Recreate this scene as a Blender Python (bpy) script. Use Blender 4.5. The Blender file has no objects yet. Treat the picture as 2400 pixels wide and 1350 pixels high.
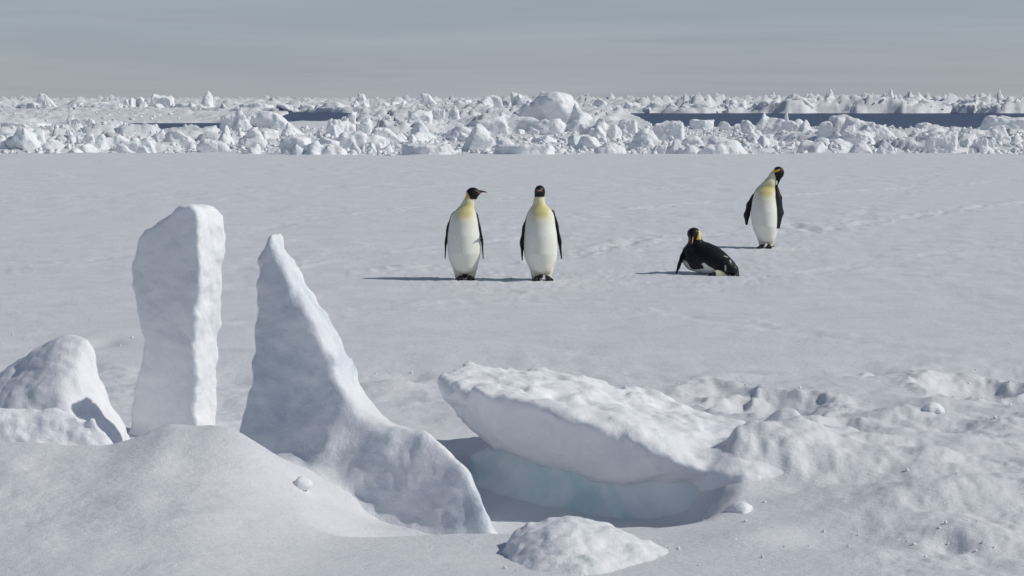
import bpy, bmesh, math, random
import numpy as np

# ------------------------------------------------------------------ camera, sky, sun, exposure
sc = bpy.context.scene
COL = sc.collection
FPX, CX, CY, HOR = 4667.0, 1200.0, 675.0, 230.0
PITCH = math.atan((CY - HOR) / FPX)
CAMZ = 2.0
cam_d = bpy.data.cameras.new('camera')
cam = bpy.data.objects.new('camera', cam_d)
COL.objects.link(cam)
cam.location = (0, 0, CAMZ)
cam.rotation_euler = (math.pi / 2 - PITCH, 0, 0)
cam_d.sensor_width = 36.0
cam_d.lens = FPX / 2400.0 * 36.0
cam_d.clip_start = 0.1
cam_d.clip_end = 30000
sc.camera = cam

SUN_EL = math.radians(40)
SUN_BACK = math.radians(-5)         # the sun stands to the right, a touch on the viewer's side
sun_dir = (math.cos(SUN_EL) * math.cos(SUN_BACK), math.cos(SUN_EL) * math.sin(SUN_BACK), math.sin(SUN_EL))

world = bpy.data.worlds.new('World')
sc.world = world
world.use_nodes = True
nt = world.node_tree
nt.nodes.clear()
def N(nt, typ, **kw):
    n = nt.nodes.new(typ)
    for k, v in kw.items():
        setattr(n, k, v)
    return n
w_out = N(nt, 'ShaderNodeOutputWorld')
w_bg = N(nt, 'ShaderNodeBackground')
w_sky = N(nt, 'ShaderNodeTexSky', sky_type='NISHITA', sun_disc=False)
w_sky.sun_elevation = SUN_EL
w_sky.sun_rotation = math.pi / 2 - SUN_BACK
w_sky.air_density = 0.6
w_sky.dust_density = 0.3
w_sky.ozone_density = 1.0
w_tc = N(nt, 'ShaderNodeTexCoord')
w_map = N(nt, 'ShaderNodeMapping')
w_map.inputs['Scale'].default_value = (1.3, 1.3, 22.0)
w_map.inputs['Rotation'].default_value = (0.03, 0.05, 0.4)
w_n = N(nt, 'ShaderNodeTexNoise')
w_n.inputs['Scale'].default_value = 2.2
w_n.inputs['Detail'].default_value = 6.0
w_n.inputs['Roughness'].default_value = 0.55
w_n.inputs['Distortion'].default_value = 0.4
w_r = N(nt, 'ShaderNodeValToRGB')
w_r.color_ramp.elements[0].position = 0.36
w_r.color_ramp.elements[0].color = (0.75, 0.75, 0.75, 1)
w_r.color_ramp.elements[1].position = 0.62
w_r.color_ramp.elements[1].color = (1.0, 1.0, 1.0, 1)
w_mix = N(nt, 'ShaderNodeMix', data_type='RGBA')
w_mix.inputs[7].default_value = (4.85, 5.35, 6.25, 1)      # thin grey cloud veil
nt.links.new(w_tc.outputs['Generated'], w_map.inputs['Vector'])
nt.links.new(w_map.outputs['Vector'], w_n.inputs['Vector'])
nt.links.new(w_n.outputs['Fac'], w_r.inputs['Fac'])
# a thin veil of high cloud: the flatter one looks through it, the thicker it gets
w_sep = N(nt, 'ShaderNodeSeparateXYZ'); nt.links.new(w_tc.outputs['Generated'], w_sep.inputs[0])
w_abs = N(nt, 'ShaderNodeMath', operation='MAXIMUM'); w_abs.inputs[1].default_value = 0.0; nt.links.new(w_sep.outputs['Z'], w_abs.inputs[0])
w_add = N(nt, 'ShaderNodeMath', operation='ADD'); w_add.inputs[1].default_value = 0.14; nt.links.new(w_abs.outputs[0], w_add.inputs[0])
w_div = N(nt, 'ShaderNodeMath', operation='DIVIDE'); w_div.inputs[0].default_value = 0.13; nt.links.new(w_add.outputs[0], w_div.inputs[1])
w_mul = N(nt, 'ShaderNodeMath', operation='MULTIPLY'); nt.links.new(w_div.outputs[0], w_mul.inputs[0]); nt.links.new(w_r.outputs['Color'], w_mul.inputs[1])
nt.links.new(w_mul.outputs[0], w_mix.inputs[0])
nt.links.new(w_sky.outputs['Color'], w_mix.inputs[6])
w_n2 = N(nt, 'ShaderNodeTexNoise'); w_n2.inputs['Scale'].default_value = 3.1; w_n2.inputs['Detail'].default_value = 7.0; w_n2.inputs['Roughness'].default_value = 0.6; w_n2.inputs['Distortion'].default_value = 0.8
nt.links.new(w_map.outputs['Vector'], w_n2.inputs['Vector'])
w_r2 = N(nt, 'ShaderNodeValToRGB')
w_r2.color_ramp.elements[0].position = 0.34; w_r2.color_ramp.elements[0].color = (0.475, 0.515, 0.60, 1)
w_r2.color_ramp.elements[1].position = 0.66; w_r2.color_ramp.elements[1].color = (0.565, 0.602, 0.675, 1)
w_sc = N(nt, 'ShaderNodeVectorMath', operation='SCALE'); w_sc.inputs['Scale'].default_value = 10.0
nt.links.new(w_n2.outputs['Fac'], w_r2.inputs['Fac']); nt.links.new(w_r2.outputs['Color'], w_sc.inputs[0]); nt.links.new(w_sc.outputs[0], w_mix.inputs[7])
nt.links.new(w_mix.outputs[2], w_bg.inputs['Color'])
w_bg.inputs['Strength'].default_value = 0.1
nt.links.new(w_bg.outputs['Background'], w_out.inputs['Surface'])

sun_l = bpy.data.lights.new('sun', 'SUN')
sun_l.energy = 3.75
sun_l.angle = math.radians(0.55)
sun_l.color = (1.0, 0.972, 0.92)
sun = bpy.data.objects.new('sun', sun_l)
COL.objects.link(sun)
from mathutils import Vector
sun.rotation_euler = Vector(sun_dir).to_track_quat('Z', 'Y').to_euler()

sc.view_settings.view_transform = 'Standard'
sc.view_settings.look = 'None'
sc.view_settings.gamma = 1.0
sc.view_settings.use_curve_mapping = False
sc.view_settings.exposure = -0.53

# ------------------------------------------------------------------ helpers
rng = np.random.default_rng(7)
random.seed(7)
SEA = -0.30

def at(px, py, d):
    """world point seen at photo pixel (px,py) at ground distance d"""
    u = (px - CX) / FPX; v = (CY - py) / FPX
    c, s = math.cos(PITCH), math.sin(PITCH)
    y = c + v * s; z = -s + v * c
    k = d / y
    return np.array((u * k, d, CAMZ + z * k))

def ground(px, py, z=0.0):
    u = (px - CX) / FPX; v = (CY - py) / FPX
    c, s = math.cos(PITCH), math.sin(PITCH)
    y = c + v * s; zz = -s + v * c
    k = (z - CAMZ) / zz
    return np.array((u * k, y * k, z))

def _hash(ix, iy, iz, seed):
    h = (ix.astype(np.uint32) * np.uint32(374761393) + iy.astype(np.uint32) * np.uint32(668265263)
         + iz.astype(np.uint32) * np.uint32(2147483647 - 58) + np.uint32((seed * 974711 + 12345) & 0xffffffff))
    h = (h ^ (h >> np.uint32(13))) * np.uint32(1274126177)
    h = (h ^ (h >> np.uint32(16))) * np.uint32(2246822519)
    return h ^ (h >> np.uint32(15))

def _rnd(ix, iy, iz, seed):
    return (_hash(ix, iy, iz, seed) & np.uint32(0xffffff)).astype(np.float32) / np.float32(16777216.0)

def vnoise(x, y, z, seed=0):
    """smooth value noise in -1..1"""
    x = np.asarray(x, np.float32); y = np.asarray(y, np.float32); z = np.asarray(z, np.float32)
    x, y, z = np.broadcast_arrays(x, y, z)
    fx = np.floor(x); fy = np.floor(y); fz = np.floor(z)
    ix = fx.astype(np.int64); iy = fy.astype(np.int64); iz = fz.astype(np.int64)
    tx = x - fx; ty = y - fy; tz = z - fz
    tx = tx * tx * tx * (tx * (tx * 6 - 15) + 10); ty = ty * ty * ty * (ty * (ty * 6 - 15) + 10); tz = tz * tz * tz * (tz * (tz * 6 - 15) + 10)
    def g(a, b, c): return _rnd((ix + a), (iy + b), (iz + c), seed)
    c00 = g(0, 0, 0) * (1 - tx) + g(1, 0, 0) * tx
    c10 = g(0, 1, 0) * (1 - tx) + g(1, 1, 0) * tx
    c01 = g(0, 0, 1) * (1 - tx) + g(1, 0, 1) * tx
    c11 = g(0, 1, 1) * (1 - tx) + g(1, 1, 1) * tx
    a = c00 * (1 - ty) + c10 * ty; b = c01 * (1 - ty) + c11 * ty
    return (a * (1 - tz) + b * tz) * 2 - 1

def vnoise2(x, y, seed=0):
    x = np.asarray(x, np.float32); y = np.asarray(y, np.float32)
    x, y = np.broadcast_arrays(x, y)
    fx = np.floor(x); fy = np.floor(y)
    ix = fx.astype(np.int64); iy = fy.astype(np.int64); iz = np.zeros_like(ix)
    tx = x - fx; ty = y - fy
    tx = tx * tx * tx * (tx * (tx * 6 - 15) + 10); ty = ty * ty * ty * (ty * (ty * 6 - 15) + 10)
    def g(a, b): return _rnd((ix + a), (iy + b), iz, seed)
    a = g(0, 0) * (1 - tx) + g(1, 0) * tx; b = g(0, 1) * (1 - tx) + g(1, 1) * tx
    return (a * (1 - ty) + b * ty) * 2 - 1

def fbm2(x, y, oct=4, seed=0, gain=0.5):
    r = 0; a = 1.0; t = 0
    for o in range(oct):
        r = r + a * vnoise2(x * 2.03 ** o + 17.3 * o, y * 2.03 ** o - 9.1 * o, seed + o); t += a; a *= gain
    return r / t

def fbm3(P, f, oct=3, seed=0, gain=0.5):
    r = 0; a = 1.0; t = 0
    for o in range(oct):
        k = f * 2.03 ** o
        r = r + a * vnoise(P[0] * k + 5.3 * o, P[1] * k - 3.7 * o, P[2] * k + 1.9 * o, seed + o); t += a; a *= gain
    return r / t

def worley(x, y, s, seed):
    """2-D cells: distance to the nearest and second point, and that cell's random height with a tilted top"""
    gx = x / s; gy = y / s
    ix = np.floor(gx).astype(np.int64); iy = np.floor(gy).astype(np.int64); iz = np.zeros_like(ix)
    f1 = np.full(gx.shape, 9.0, np.float32); f2 = f1.copy(); hh = np.zeros_like(f1); tl = np.zeros_like(f1)
    for a in (-1, 0, 1):
        for b in (-1, 0, 1):
            jx = ix + a; jy = iy + b
            px = jx + 0.1 + 0.8 * _rnd(jx, jy, iz, seed); py = jy + 0.1 + 0.8 * _rnd(jx, jy, iz, seed + 1)
            dx = gx - px; dy = gy - py
            d = np.sqrt(dx * dx + dy * dy)
            h = _rnd(jx, jy, iz, seed + 2)
            t = dx * (_rnd(jx, jy, iz, seed + 3) - 0.5) + dy * (_rnd(jx, jy, iz, seed + 4) - 0.5)
            near = d < f1
            f2 = np.where(near, f1, np.minimum(f2, d))
            hh = np.where(near, h, hh); tl = np.where(near, t, tl); f1 = np.where(near, d, f1)
    return f1, f2, hh, tl

def sstep(a, b, x):
    t = np.clip((x - a) / (b - a), 0, 1)
    return t * t * (3 - 2 * t)

def mesh_np(name, V, Q, mat, smooth=True, attr=None):
    me = bpy.data.meshes.new(name)
    V = np.ascontiguousarray(V, np.float32); Q = np.ascontiguousarray(Q, np.int32)
    k = Q.shape[1]
    me.vertices.add(len(V)); me.vertices.foreach_set('co', V.ravel())
    me.loops.add(Q.size); me.loops.foreach_set('vertex_index', Q.ravel())
    me.polygons.add(len(Q)); me.polygons.foreach_set('loop_start', np.arange(0, Q.size, k, dtype=np.int32))
    if smooth:
        me.polygons.foreach_set('use_smooth', np.ones(len(Q), bool))
    if attr is not None:
        for an, av in attr.items():
            if av.ndim == 2:
                a = me.attributes.new(an, 'FLOAT_COLOR', 'POINT')
                a.data.foreach_set('color', np.ascontiguousarray(av, np.float32).ravel())
            else:
                a = me.attributes.new(an, 'FLOAT', 'POINT')
                a.data.foreach_set('value', np.ascontiguousarray(av, np.float32))
    me.update(calc_edges=True)
    me.validate()
    if mat is not None:
        me.materials.append(mat)
    return me

def link(name, me, loc=(0, 0, 0), parent=None, label=None, cat=None, group=None, kind=None):
    o = bpy.data.objects.new(name, me)
    COL.objects.link(o)
    o.location = loc
    if parent is not None: o.parent = parent
    if label: o['label'] = label
    if cat: o['category'] = cat
    if group: o['group'] = group
    if kind: o['kind'] = kind
    return o

def surface_nets(F, org, h):
    F = F.copy()
    big = h
    for sl in ((0, slice(None), slice(None)), (-1, slice(None), slice(None)), (slice(None), 0, slice(None)),
               (slice(None), -1, slice(None)), (slice(None), slice(None), 0), (slice(None), slice(None), -1)):
        F[sl] = np.maximum(F[sl], big)
    S = F < 0
    n = np.array(F.shape) - 1
    c = [(i, j, k) for i in (0, 1) for j in (0, 1) for k in (0, 1)]
    cnt = np.zeros(n, np.int8)
    for (i, j, k) in c:
        cnt += S[i:n[0] + i, j:n[1] + j, k:n[2] + k]
    act = (cnt > 0) & (cnt < 8)
    I = np.argwhere(act)
    vid = np.full(n, -1, np.int32); vid[act] = np.arange(len(I))
    val = {q: F[I[:, 0] + q[0], I[:, 1] + q[1], I[:, 2] + q[2]] for q in c}
    acc = np.zeros((len(I), 3)); num = np.zeros(len(I))
    for q in c:
        for ax in range(3):
            if q[ax] == 0:
                r = list(q); r[ax] = 1; r = tuple(r)
                a, b = val[q], val[r]
                cr = (a < 0) != (b < 0)
                t = np.where(cr, a / np.where(cr, a - b, 1), 0)
                p = np.array(q, float)[None, :].repeat(len(I), 0); p[:, ax] += t
                acc += p * cr[:, None]; num += cr
    V = (I + acc / num[:, None]) * h + np.array(org)[None, :]
    quads = []
    for ax in range(3):
        u, w = (ax + 1) % 3, (ax + 2) % 3
        a = S[tuple(slice(0, -1) if q == ax else slice(None) for q in range(3))]
        b = S[tuple(slice(1, None) if q == ax else slice(None) for q in range(3))]
        E = np.argwhere(a != b)
        ok = (E[:, u] > 0) & (E[:, w] > 0) & (E[:, u] < n[u]) & (E[:, w] < n[w]) 
        E = E[ok]
        ins = a[E[:, 0], E[:, 1], E[:, 2]]
        def g(du, dw):
            J = E.copy(); J[:, u] += du; J[:, w] += dw
            return vid[J[:, 0], J[:, 1], J[:, 2]]
        q = np.stack([g(-1, -1), g(0, -1), g(0, 0), g(-1, 0)], 1)
        q[~ins] = q[~ins][:, ::-1]
        quads.append(q)
    Q = np.concatenate(quads)
    Q = Q[(Q >= 0).all(1)]
    return V, Q

def sdf_mesh(name, f, lo, hi, h, mat, colf=None):
    """mesh the zero level of f: a coarse pass finds the cells near the surface, only those are evaluated finely"""
    lo = np.array(lo, float) - 2 * h; hi = np.array(hi, float) + 2 * h
    S = 4
    nc = np.ceil((hi - lo) / (h * S)).astype(int) + 1
    ac = [(lo[i] + np.arange(nc[i] + 1) * h * S).astype(np.float32) for i in range(3)]
    G = np.meshgrid(*ac, indexing='ij')
    Fc = np.asarray(f([q.ravel() for q in G]), np.float32).reshape(G[0].shape)
    near = np.abs(Fc) < h * S * 1.9
    n = nc * S + 1
    ax = [(lo[i] + np.arange(n[i]) * h).astype(np.float32) for i in range(3)]
    # coarse cell is active when any corner is near or the sign changes
    act = np.zeros(nc, bool); neg = np.zeros(nc, np.int8)
    for a in (0, 1):
        for b in (0, 1):
            for c in (0, 1):
                sl = (slice(a, nc[0] + a), slice(b, nc[1] + b), slice(c, nc[2] + c))
                act |= near[sl]; neg += (Fc[sl] < 0)
    act |= (neg > 0) & (neg < 8)
    fine = np.repeat(np.repeat(np.repeat(act, S, 0), S, 1), S, 2)
    m = np.zeros(n, bool)
    for a in (0, 1):
        for b in (0, 1):
            for c in (0, 1):
                m[a:n[0] - 1 + a, b:n[1] - 1 + b, c:n[2] - 1 + c] |= fine
    F = np.repeat(np.repeat(np.repeat(Fc, S, 0), S, 1), S, 2)[:n[0], :n[1], :n[2]].copy()
    F = np.where(F < 0, -h, h).astype(np.float32)
    I = np.nonzero(m)
    F[I] = f([ax[0][I[0]], ax[1][I[1]], ax[2][I[2]]])
    V, Q = surface_nets(F, (ax[0][0], ax[1][0], ax[2][0]), h)
    return V, Q, (colf(V) if colf is not None else None)

def smin(a, b, k):
    t = np.clip(0.5 + 0.5 * (b - a) / k, 0, 1)
    return b * (1 - t) + a * t - k * t * (1 - t)
def smax(a, b, k): return -smin(-a, -b, k)

def hull_planes(pts):
    bm = bmesh.new()
    for p in pts: bm.verts.new([float(v) for v in p])
    bmesh.ops.convex_hull(bm, input=bm.verts[:])
    cen = np.mean(np.array(pts, float), 0)
    pl = []
    for f in bm.faces:
        nrm = f.normal.copy()
        if nrm.length < 1e-6: continue
        nn = np.array(nrm); c = np.array(f.calc_center_median())
        if np.dot(nn, c - cen) < 0: nn = -nn
        k = (round(nn[0], 2), round(nn[1], 2), round(nn[2], 2), round(float(np.dot(nn, c)), 2))
        if k not in [q[2] for q in pl]:
            pl.append((nn, float(np.dot(nn, c)), k))
    bm.free()
    return [(a, b) for a, b, _ in pl]

def hull(P, pts, r=0.03):
    pl = hull_planes(pts)
    # rounded maximum of the plane distances
    m = None
    ds = []
    for nn, b in pl:
        ds.append(P[0] * np.float32(nn[0]) + P[1] * np.float32(nn[1]) + P[2] * np.float32(nn[2]) - np.float32(b))
    m = ds[0]
    for q in ds[1:]: m = np.maximum(m, q)
    s = 0
    for q in ds: s = s + np.exp(np.clip((q - m) / r, -30, 0))
    return m + r * np.log(s) - r * 0.85

def poly2(u, v, poly):
    """signed distance to a polygon"""
    d = np.full(u.shape, 1e9, np.float32); ins = np.zeros(u.shape, bool)
    n = len(poly)
    for i in range(n):
        ax, ay = poly[i]; bx, by = poly[(i + 1) % n]
        ex, ey = bx - ax, by - ay
        wx, wy = u - ax, v - ay
        t = np.clip((wx * ex + wy * ey) / (ex * ex + ey * ey + 1e-12), 0, 1)
        dx, dy = wx - ex * t, wy - ey * t
        d = np.minimum(d, dx * dx + dy * dy)
        c = ((ay > v) != (by > v)) & (u < (bx - ax) * (v - ay) / (by - ay + 1e-12) + ax)
        ins ^= c
    d = np.sqrt(d)
    return np.where(ins, -d, d)

def capsule(P, a, b, ra, rb):
    a = np.array(a, np.float32); b = np.array(b, np.float32); ab = b - a
    w = [P[i] - a[i] for i in range(3)]
    t = np.clip((w[0] * ab[0] + w[1] * ab[1] + w[2] * ab[2]) / float(ab @ ab), 0, 1)
    return np.sqrt(sum((w[i] - ab[i] * t) ** 2 for i in range(3))) - (ra + (rb - ra) * t)

def ellips(P, c, r):
    k = np.sqrt(sum(((P[i] - c[i]) / r[i]) ** 2 for i in range(3)))
    return (k - 1) * min(r) * 1.0

def flatlimb(P, pts, wdir, W, T):
    """a flat tapered limb along pts; wdir gives the direction of its width"""
    d = None
    wd = np.array(wdir, float); wd /= np.linalg.norm(wd)
    for i in range(len(pts) - 1):
        a = np.array(pts[i], float); b = np.array(pts[i + 1], float); ab = b - a
        L = float(ab @ ab)
        ww = wd - ab * (wd @ ab) / L; ww /= np.linalg.norm(ww)
        nn = np.cross(ab / math.sqrt(L), ww)
        w = [P[k] - np.float32(a[k]) for k in range(3)]
        traw = sum(w[k] * np.float32(ab[k]) for k in range(3)) / L
        t = np.clip(traw, 0, 1)
        q = [w[k] - np.float32(ab[k]) * t for k in range(3)]
        u = sum(q[k] * np.float32(ww[k]) for k in range(3)); v = sum(q[k] * np.float32(nn[k]) for k in range(3))
        l = (traw - t) * math.sqrt(L)
        wr = W[i] + (W[i + 1] - W[i]) * t; tr = T[i] + (T[i + 1] - T[i]) * t
        k = np.sqrt((u / wr) ** 2 + (v / tr) ** 2 + (l / wr) ** 2)
        e = (k - 1) * tr
        d = e if d is None else smin(d, e, 0.01)
    return d

# ------------------------------------------------------------------ materials
def new_mat(name):
    m = bpy.data.materials.new(name); m.use_nodes = True
    nt = m.node_tree; nt.nodes.clear()
    o = N(nt, 'ShaderNodeOutputMaterial'); b = N(nt, 'ShaderNodeBsdfPrincipled')
    nt.links.new(b.outputs[0], o.inputs['Surface'])
    return m, nt, b, o

def noise_node(nt, vec, scale, detail=3, rough=0.55, dist=0.0):
    n = N(nt, 'ShaderNodeTexNoise')
    n.inputs['Scale'].default_value = scale; n.inputs['Detail'].default_value = detail
    n.inputs['Roughness'].default_value = rough; n.inputs['Distortion'].default_value = dist
    if vec is not None: nt.links.new(vec, n.inputs['Vector'])
    return n

def ramp(nt, fac, p0, c0, p1, c1):
    r = N(nt, 'ShaderNodeValToRGB')
    r.color_ramp.elements[0].position = p0; r.color_ramp.elements[0].color = (*c0, 1)
    r.color_ramp.elements[1].position = p1; r.color_ramp.elements[1].color = (*c1, 1)
    nt.links.new(fac, r.inputs['Fac'])
    return r

def bump(nt, h, strength, dist, prev=None):
    b = N(nt, 'ShaderNodeBump')
    b.inputs['Strength'].default_value = strength; b.inputs['Distance'].default_value = dist
    nt.links.new(h, b.inputs['Height'])
    if prev is not None: nt.links.new(prev, b.inputs['Normal'])
    return b.outputs['Normal']

def snow_material(name, c_lo, c_hi, coarse=3.0, fine=60.0, grain=350.0, bc=(0.25, 0.03), bf=(0.35, 0.006), bg=(0.5, 0.0015),
                  sss=0.0, ice=None, ice_scale=2.0, ice_lo=0.45, ice_hi=0.62, rough=0.6, glint=True, stretch=(1, 1, 1)):
    m, nt, b, o = new_mat(name)
    g = N(nt, 'ShaderNodeNewGeometry')
    mp = N(nt, 'ShaderNodeMapping'); mp.inputs['Scale'].default_value = stretch
    nt.links.new(g.outputs['Position'], mp.inputs['Vector'])
    P = mp.outputs['Vector']
    n1 = noise_node(nt, P, coarse, 5); n2 = noise_node(nt, P, fine, 4, 0.6); n3 = noise_node(nt, g.outputs['Position'], grain, 2, 0.7)
    nc = noise_node(nt, P, coarse * 0.7, 6, 0.6, 0.6)
    r = ramp(nt, nc.outputs['Fac'], 0.3, c_lo, 0.7, c_hi)
    colo = r.outputs['Color']
    if ice is not None:
        ni = noise_node(nt, P, ice_scale, 5, 0.6, 0.8)
        fr = ramp(nt, ni.outputs['Fac'], ice_lo, (0, 0, 0), ice_hi, (1, 1, 1))
        mx = N(nt, 'ShaderNodeMix', data_type='RGBA')
        nt.links.new(fr.outputs['Color'], mx.inputs[0]); nt.links.new(colo, mx.inputs[6]); mx.inputs[7].default_value = (*ice, 1)
        colo = mx.outputs[2]
    nt.links.new(colo, b.inputs['Base Color'])
    nrm = bump(nt, n1.outputs['Fac'], bc[0], bc[1])
    nrm = bump(nt, n2.outputs['Fac'], bf[0], bf[1], nrm)
    nrm = bump(nt, n3.outputs['Fac'], bg[0], bg[1], nrm)
    nt.links.new(nrm, b.inputs['Normal'])
    b.inputs['Roughness'].default_value = rough
    b.inputs['Specular IOR Level'].default_value = 0.25
    if sss > 0:
        b.inputs['Subsurface Weight'].default_value = sss
        b.inputs['Subsurface Radius'].default_value = (0.5, 0.8, 1.0)
        b.inputs['Subsurface Scale'].default_value = 0.04
    if glint:
        # ice crystals: a few tiny facets with a facing of their own mirror the sun
        vo = N(nt, 'ShaderNodeTexVoronoi'); vo.inputs['Scale'].default_value = 420.0
        nt.links.new(g.outputs['Position'], vo.inputs['Vector'])
        sub = N(nt, 'ShaderNodeVectorMath', operation='SUBTRACT'); sub.inputs[1].default_value = (0.5, 0.5, 0.5)
        nt.links.new(vo.outputs['Color'], sub.inputs[0])
        sc_ = N(nt, 'ShaderNodeVectorMath', operation='SCALE'); sc_.inputs['Scale'].default_value = 1.7
        nt.links.new(sub.outputs[0], sc_.inputs[0])
        ad = N(nt, 'ShaderNodeVectorMath', operation='ADD'); nt.links.new(sc_.outputs[0], ad.inputs[0]); nt.links.new(g.outputs['Normal'], ad.inputs[1])
        nm = N(nt, 'ShaderNodeVectorMath', operation='NORMALIZE'); nt.links.new(ad.outputs[0], nm.inputs[0])
        gl = N(nt, 'ShaderNodeBsdfGlossy'); gl.inputs['Roughness'].default_value = 0.22
        gl.inputs['Color'].default_value = (0.95, 0.96, 1, 1)
        nt.links.new(nm.outputs[0], gl.inputs['Normal'])
        lt = N(nt, 'ShaderNodeMath', operation='LESS_THAN'); lt.inputs[1].default_value = 0.36
        nt.links.new(vo.outputs['Distance'], lt.inputs[0])
        mu = N(nt, 'ShaderNodeMath', operation='MULTIPLY'); mu.inputs[1].default_value = 0.06
        nt.links.new(lt.outputs[0], mu.inputs[0])
        ms = N(nt, 'ShaderNodeMixShader')
        nt.links.new(mu.outputs[0], ms.inputs['Fac']); nt.links.new(b.outputs[0], ms.inputs[1]); nt.links.new(gl.outputs[0], ms.inputs[2])
        nt.links.new(ms.outputs[0], o.inputs['Surface'])
    return m

M_FIELD = snow_material('snow_crust', (0.71, 0.72, 0.745), (0.79, 0.795, 0.81), coarse=1.6, fine=24, grain=170, bc=(0.6, 0.04), bf=(0.65, 0.011), bg=(0.8, 0.004), stretch=(1, 1.6, 1))
M_BLOCK = snow_material('packed_snow', (0.80, 0.815, 0.845), (0.91, 0.912, 0.92), coarse=4, fine=26, grain=150, bc=(0.5, 0.04), bf=(0.5, 0.010), bg=(0.8, 0.004), sss=0.2)
M_FIN = snow_material('icy_snow', (0.77, 0.79, 0.825), (0.90, 0.905, 0.915), coarse=4, fine=26, grain=150, bc=(0.5, 0.04), bf=(0.5, 0.010), bg=(0.8, 0.004), sss=0.2,
                      ice=(0.58, 0.65, 0.715), ice_scale=1.7, ice_lo=0.46, ice_hi=0.64)
M_BLUE = snow_material('blue_ice', (0.74, 0.82, 0.85), (0.84, 0.88, 0.90), coarse=3, fine=22, grain=160, bc=(0.35, 0.03), bf=(0.35, 0.008), bg=(0.35, 0.002), sss=0.5,
                       ice=(0.56, 0.73, 0.755), ice_scale=2.4, ice_lo=0.42, ice_hi=0.62, rough=0.42, glint=False)
M_PACK = snow_material('rubble_snow', (0.66, 0.68, 0.69), (0.88, 0.882, 0.885), coarse=1.1, fine=7, grain=30, bc=(0.5, 0.15), bf=(0.5, 0.05), bg=(0.4, 0.012), glint=False,
                       ice=(0.70, 0.77, 0.80), ice_scale=0.8, ice_lo=0.52, ice_hi=0.70)
M_PACKICE = snow_material('rubble_ice', (0.84, 0.855, 0.87), (0.93, 0.932, 0.935), coarse=1.6, fine=9, grain=40, bc=(0.7, 0.14), bf=(0.7, 0.05), bg=(0.4, 0.008), glint=False, sss=0.0,
                       ice=(0.76, 0.83, 0.86), ice_scale=1.0, ice_lo=0.52, ice_hi=0.68)

def water_material():
    m, nt, b, o = new_mat('sea_water')
    g = N(nt, 'ShaderNodeNewGeometry')
    n1 = noise_node(nt, g.outputs['Position'], 0.9, 4, 0.6); n2 = noise_node(nt, g.outputs['Position'], 4.0, 3, 0.6)
    nrm = bump(nt, n1.outputs['Fac'], 1.0, 0.35); nrm = bump(nt, n2.outputs['Fac'], 0.8, 0.08, nrm)
    nt.links.new(nrm, b.inputs['Normal'])
    b.inputs['Base Color'].default_value = (0.020, 0.042, 0.105, 1)
    b.inputs['Specular IOR Level'].default_value = 0.22
    b.inputs['Roughness'].default_value = 0.30
    b.inputs['IOR'].default_value = 1.33
    return m
M_WATER = water_material()

def feather_material():
    m, nt, b, o = new_mat('penguin_plumage')
    a = N(nt, 'ShaderNodeAttribute'); a.attribute_name = 'plumage'
    tc = N(nt, 'ShaderNodeTexCoord')
    n = noise_node(nt, tc.outputs['Object'], 90, 3, 0.6)
    hs = N(nt, 'ShaderNodeHueSaturation')
    r = ramp(nt, n.outputs['Fac'], 0.25, (0.86, 0.86, 0.86), 0.75, (1.06, 1.06, 1.06))
    mx = N(nt, 'ShaderNodeMix', data_type='RGBA', blend_type='MULTIPLY'); mx.inputs[0].default_value = 1.0
    nt.links.new(a.outputs['Color'], mx.inputs[6]); nt.links.new(r.outputs['Color'], mx.inputs[7])
    nt.links.new(mx.outputs[2], b.inputs['Base Color'])
    b.inputs['Roughness'].default_value = 0.45
    b.inputs['Specular IOR Level'].default_value = 0.22
    mp = N(nt, 'ShaderNodeMapping'); mp.inputs['Scale'].default_value = (1, 1, 0.35)
    nt.links.new(tc.outputs['Object'], mp.inputs['Vector'])
    n2 = noise_node(nt, mp.outputs['Vector'], 220, 2, 0.6)
    nt.links.new(bump(nt, n2.outputs['Fac'], 0.35, 0.002), b.inputs['Normal'])
    nt.nodes.remove(hs)
    return m
M_PENG = feather_material()
def plain(name, c, r):
    m, nt, b, o = new_mat(name)
    b.inputs['Base Color'].default_value = (*c, 1); b.inputs['Roughness'].default_value = r
    return m
M_EYE = plain('penguin_eye', (0.02, 0.012, 0.008), 0.1)

# ------------------------------------------------------------------ the snow field (fast ice) as one sheet
LX = lambda px, d: (px - CX) * d / FPX
crest_px = np.array([-900, 0, 150, 280, 320, 400, 450, 570, 640, 700, 760, 860])
crest_y = np.array([1060, 1046, 1050, 1045, 1025, 994, 1004, 1000, 1010, 1030, 1060, 1120])
CD = 10.1
crest_X = np.array([at(p, y, CD)[0] for p, y in zip(crest_px, crest_y)])
crest_Z = np.array([at(p, y, CD)[2] for p, y in zip(crest_px, crest_y)])
_cx = np.linspace(-6, 1, 700); _cz = np.interp(_cx, crest_X, crest_Z)
_k = np.exp(-(np.arange(-20, 21) / 7.0) ** 2); _k /= _k.sum()
_cz = np.convolve(np.pad(_cz, 20, mode='edge'), _k, mode='valid')

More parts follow.
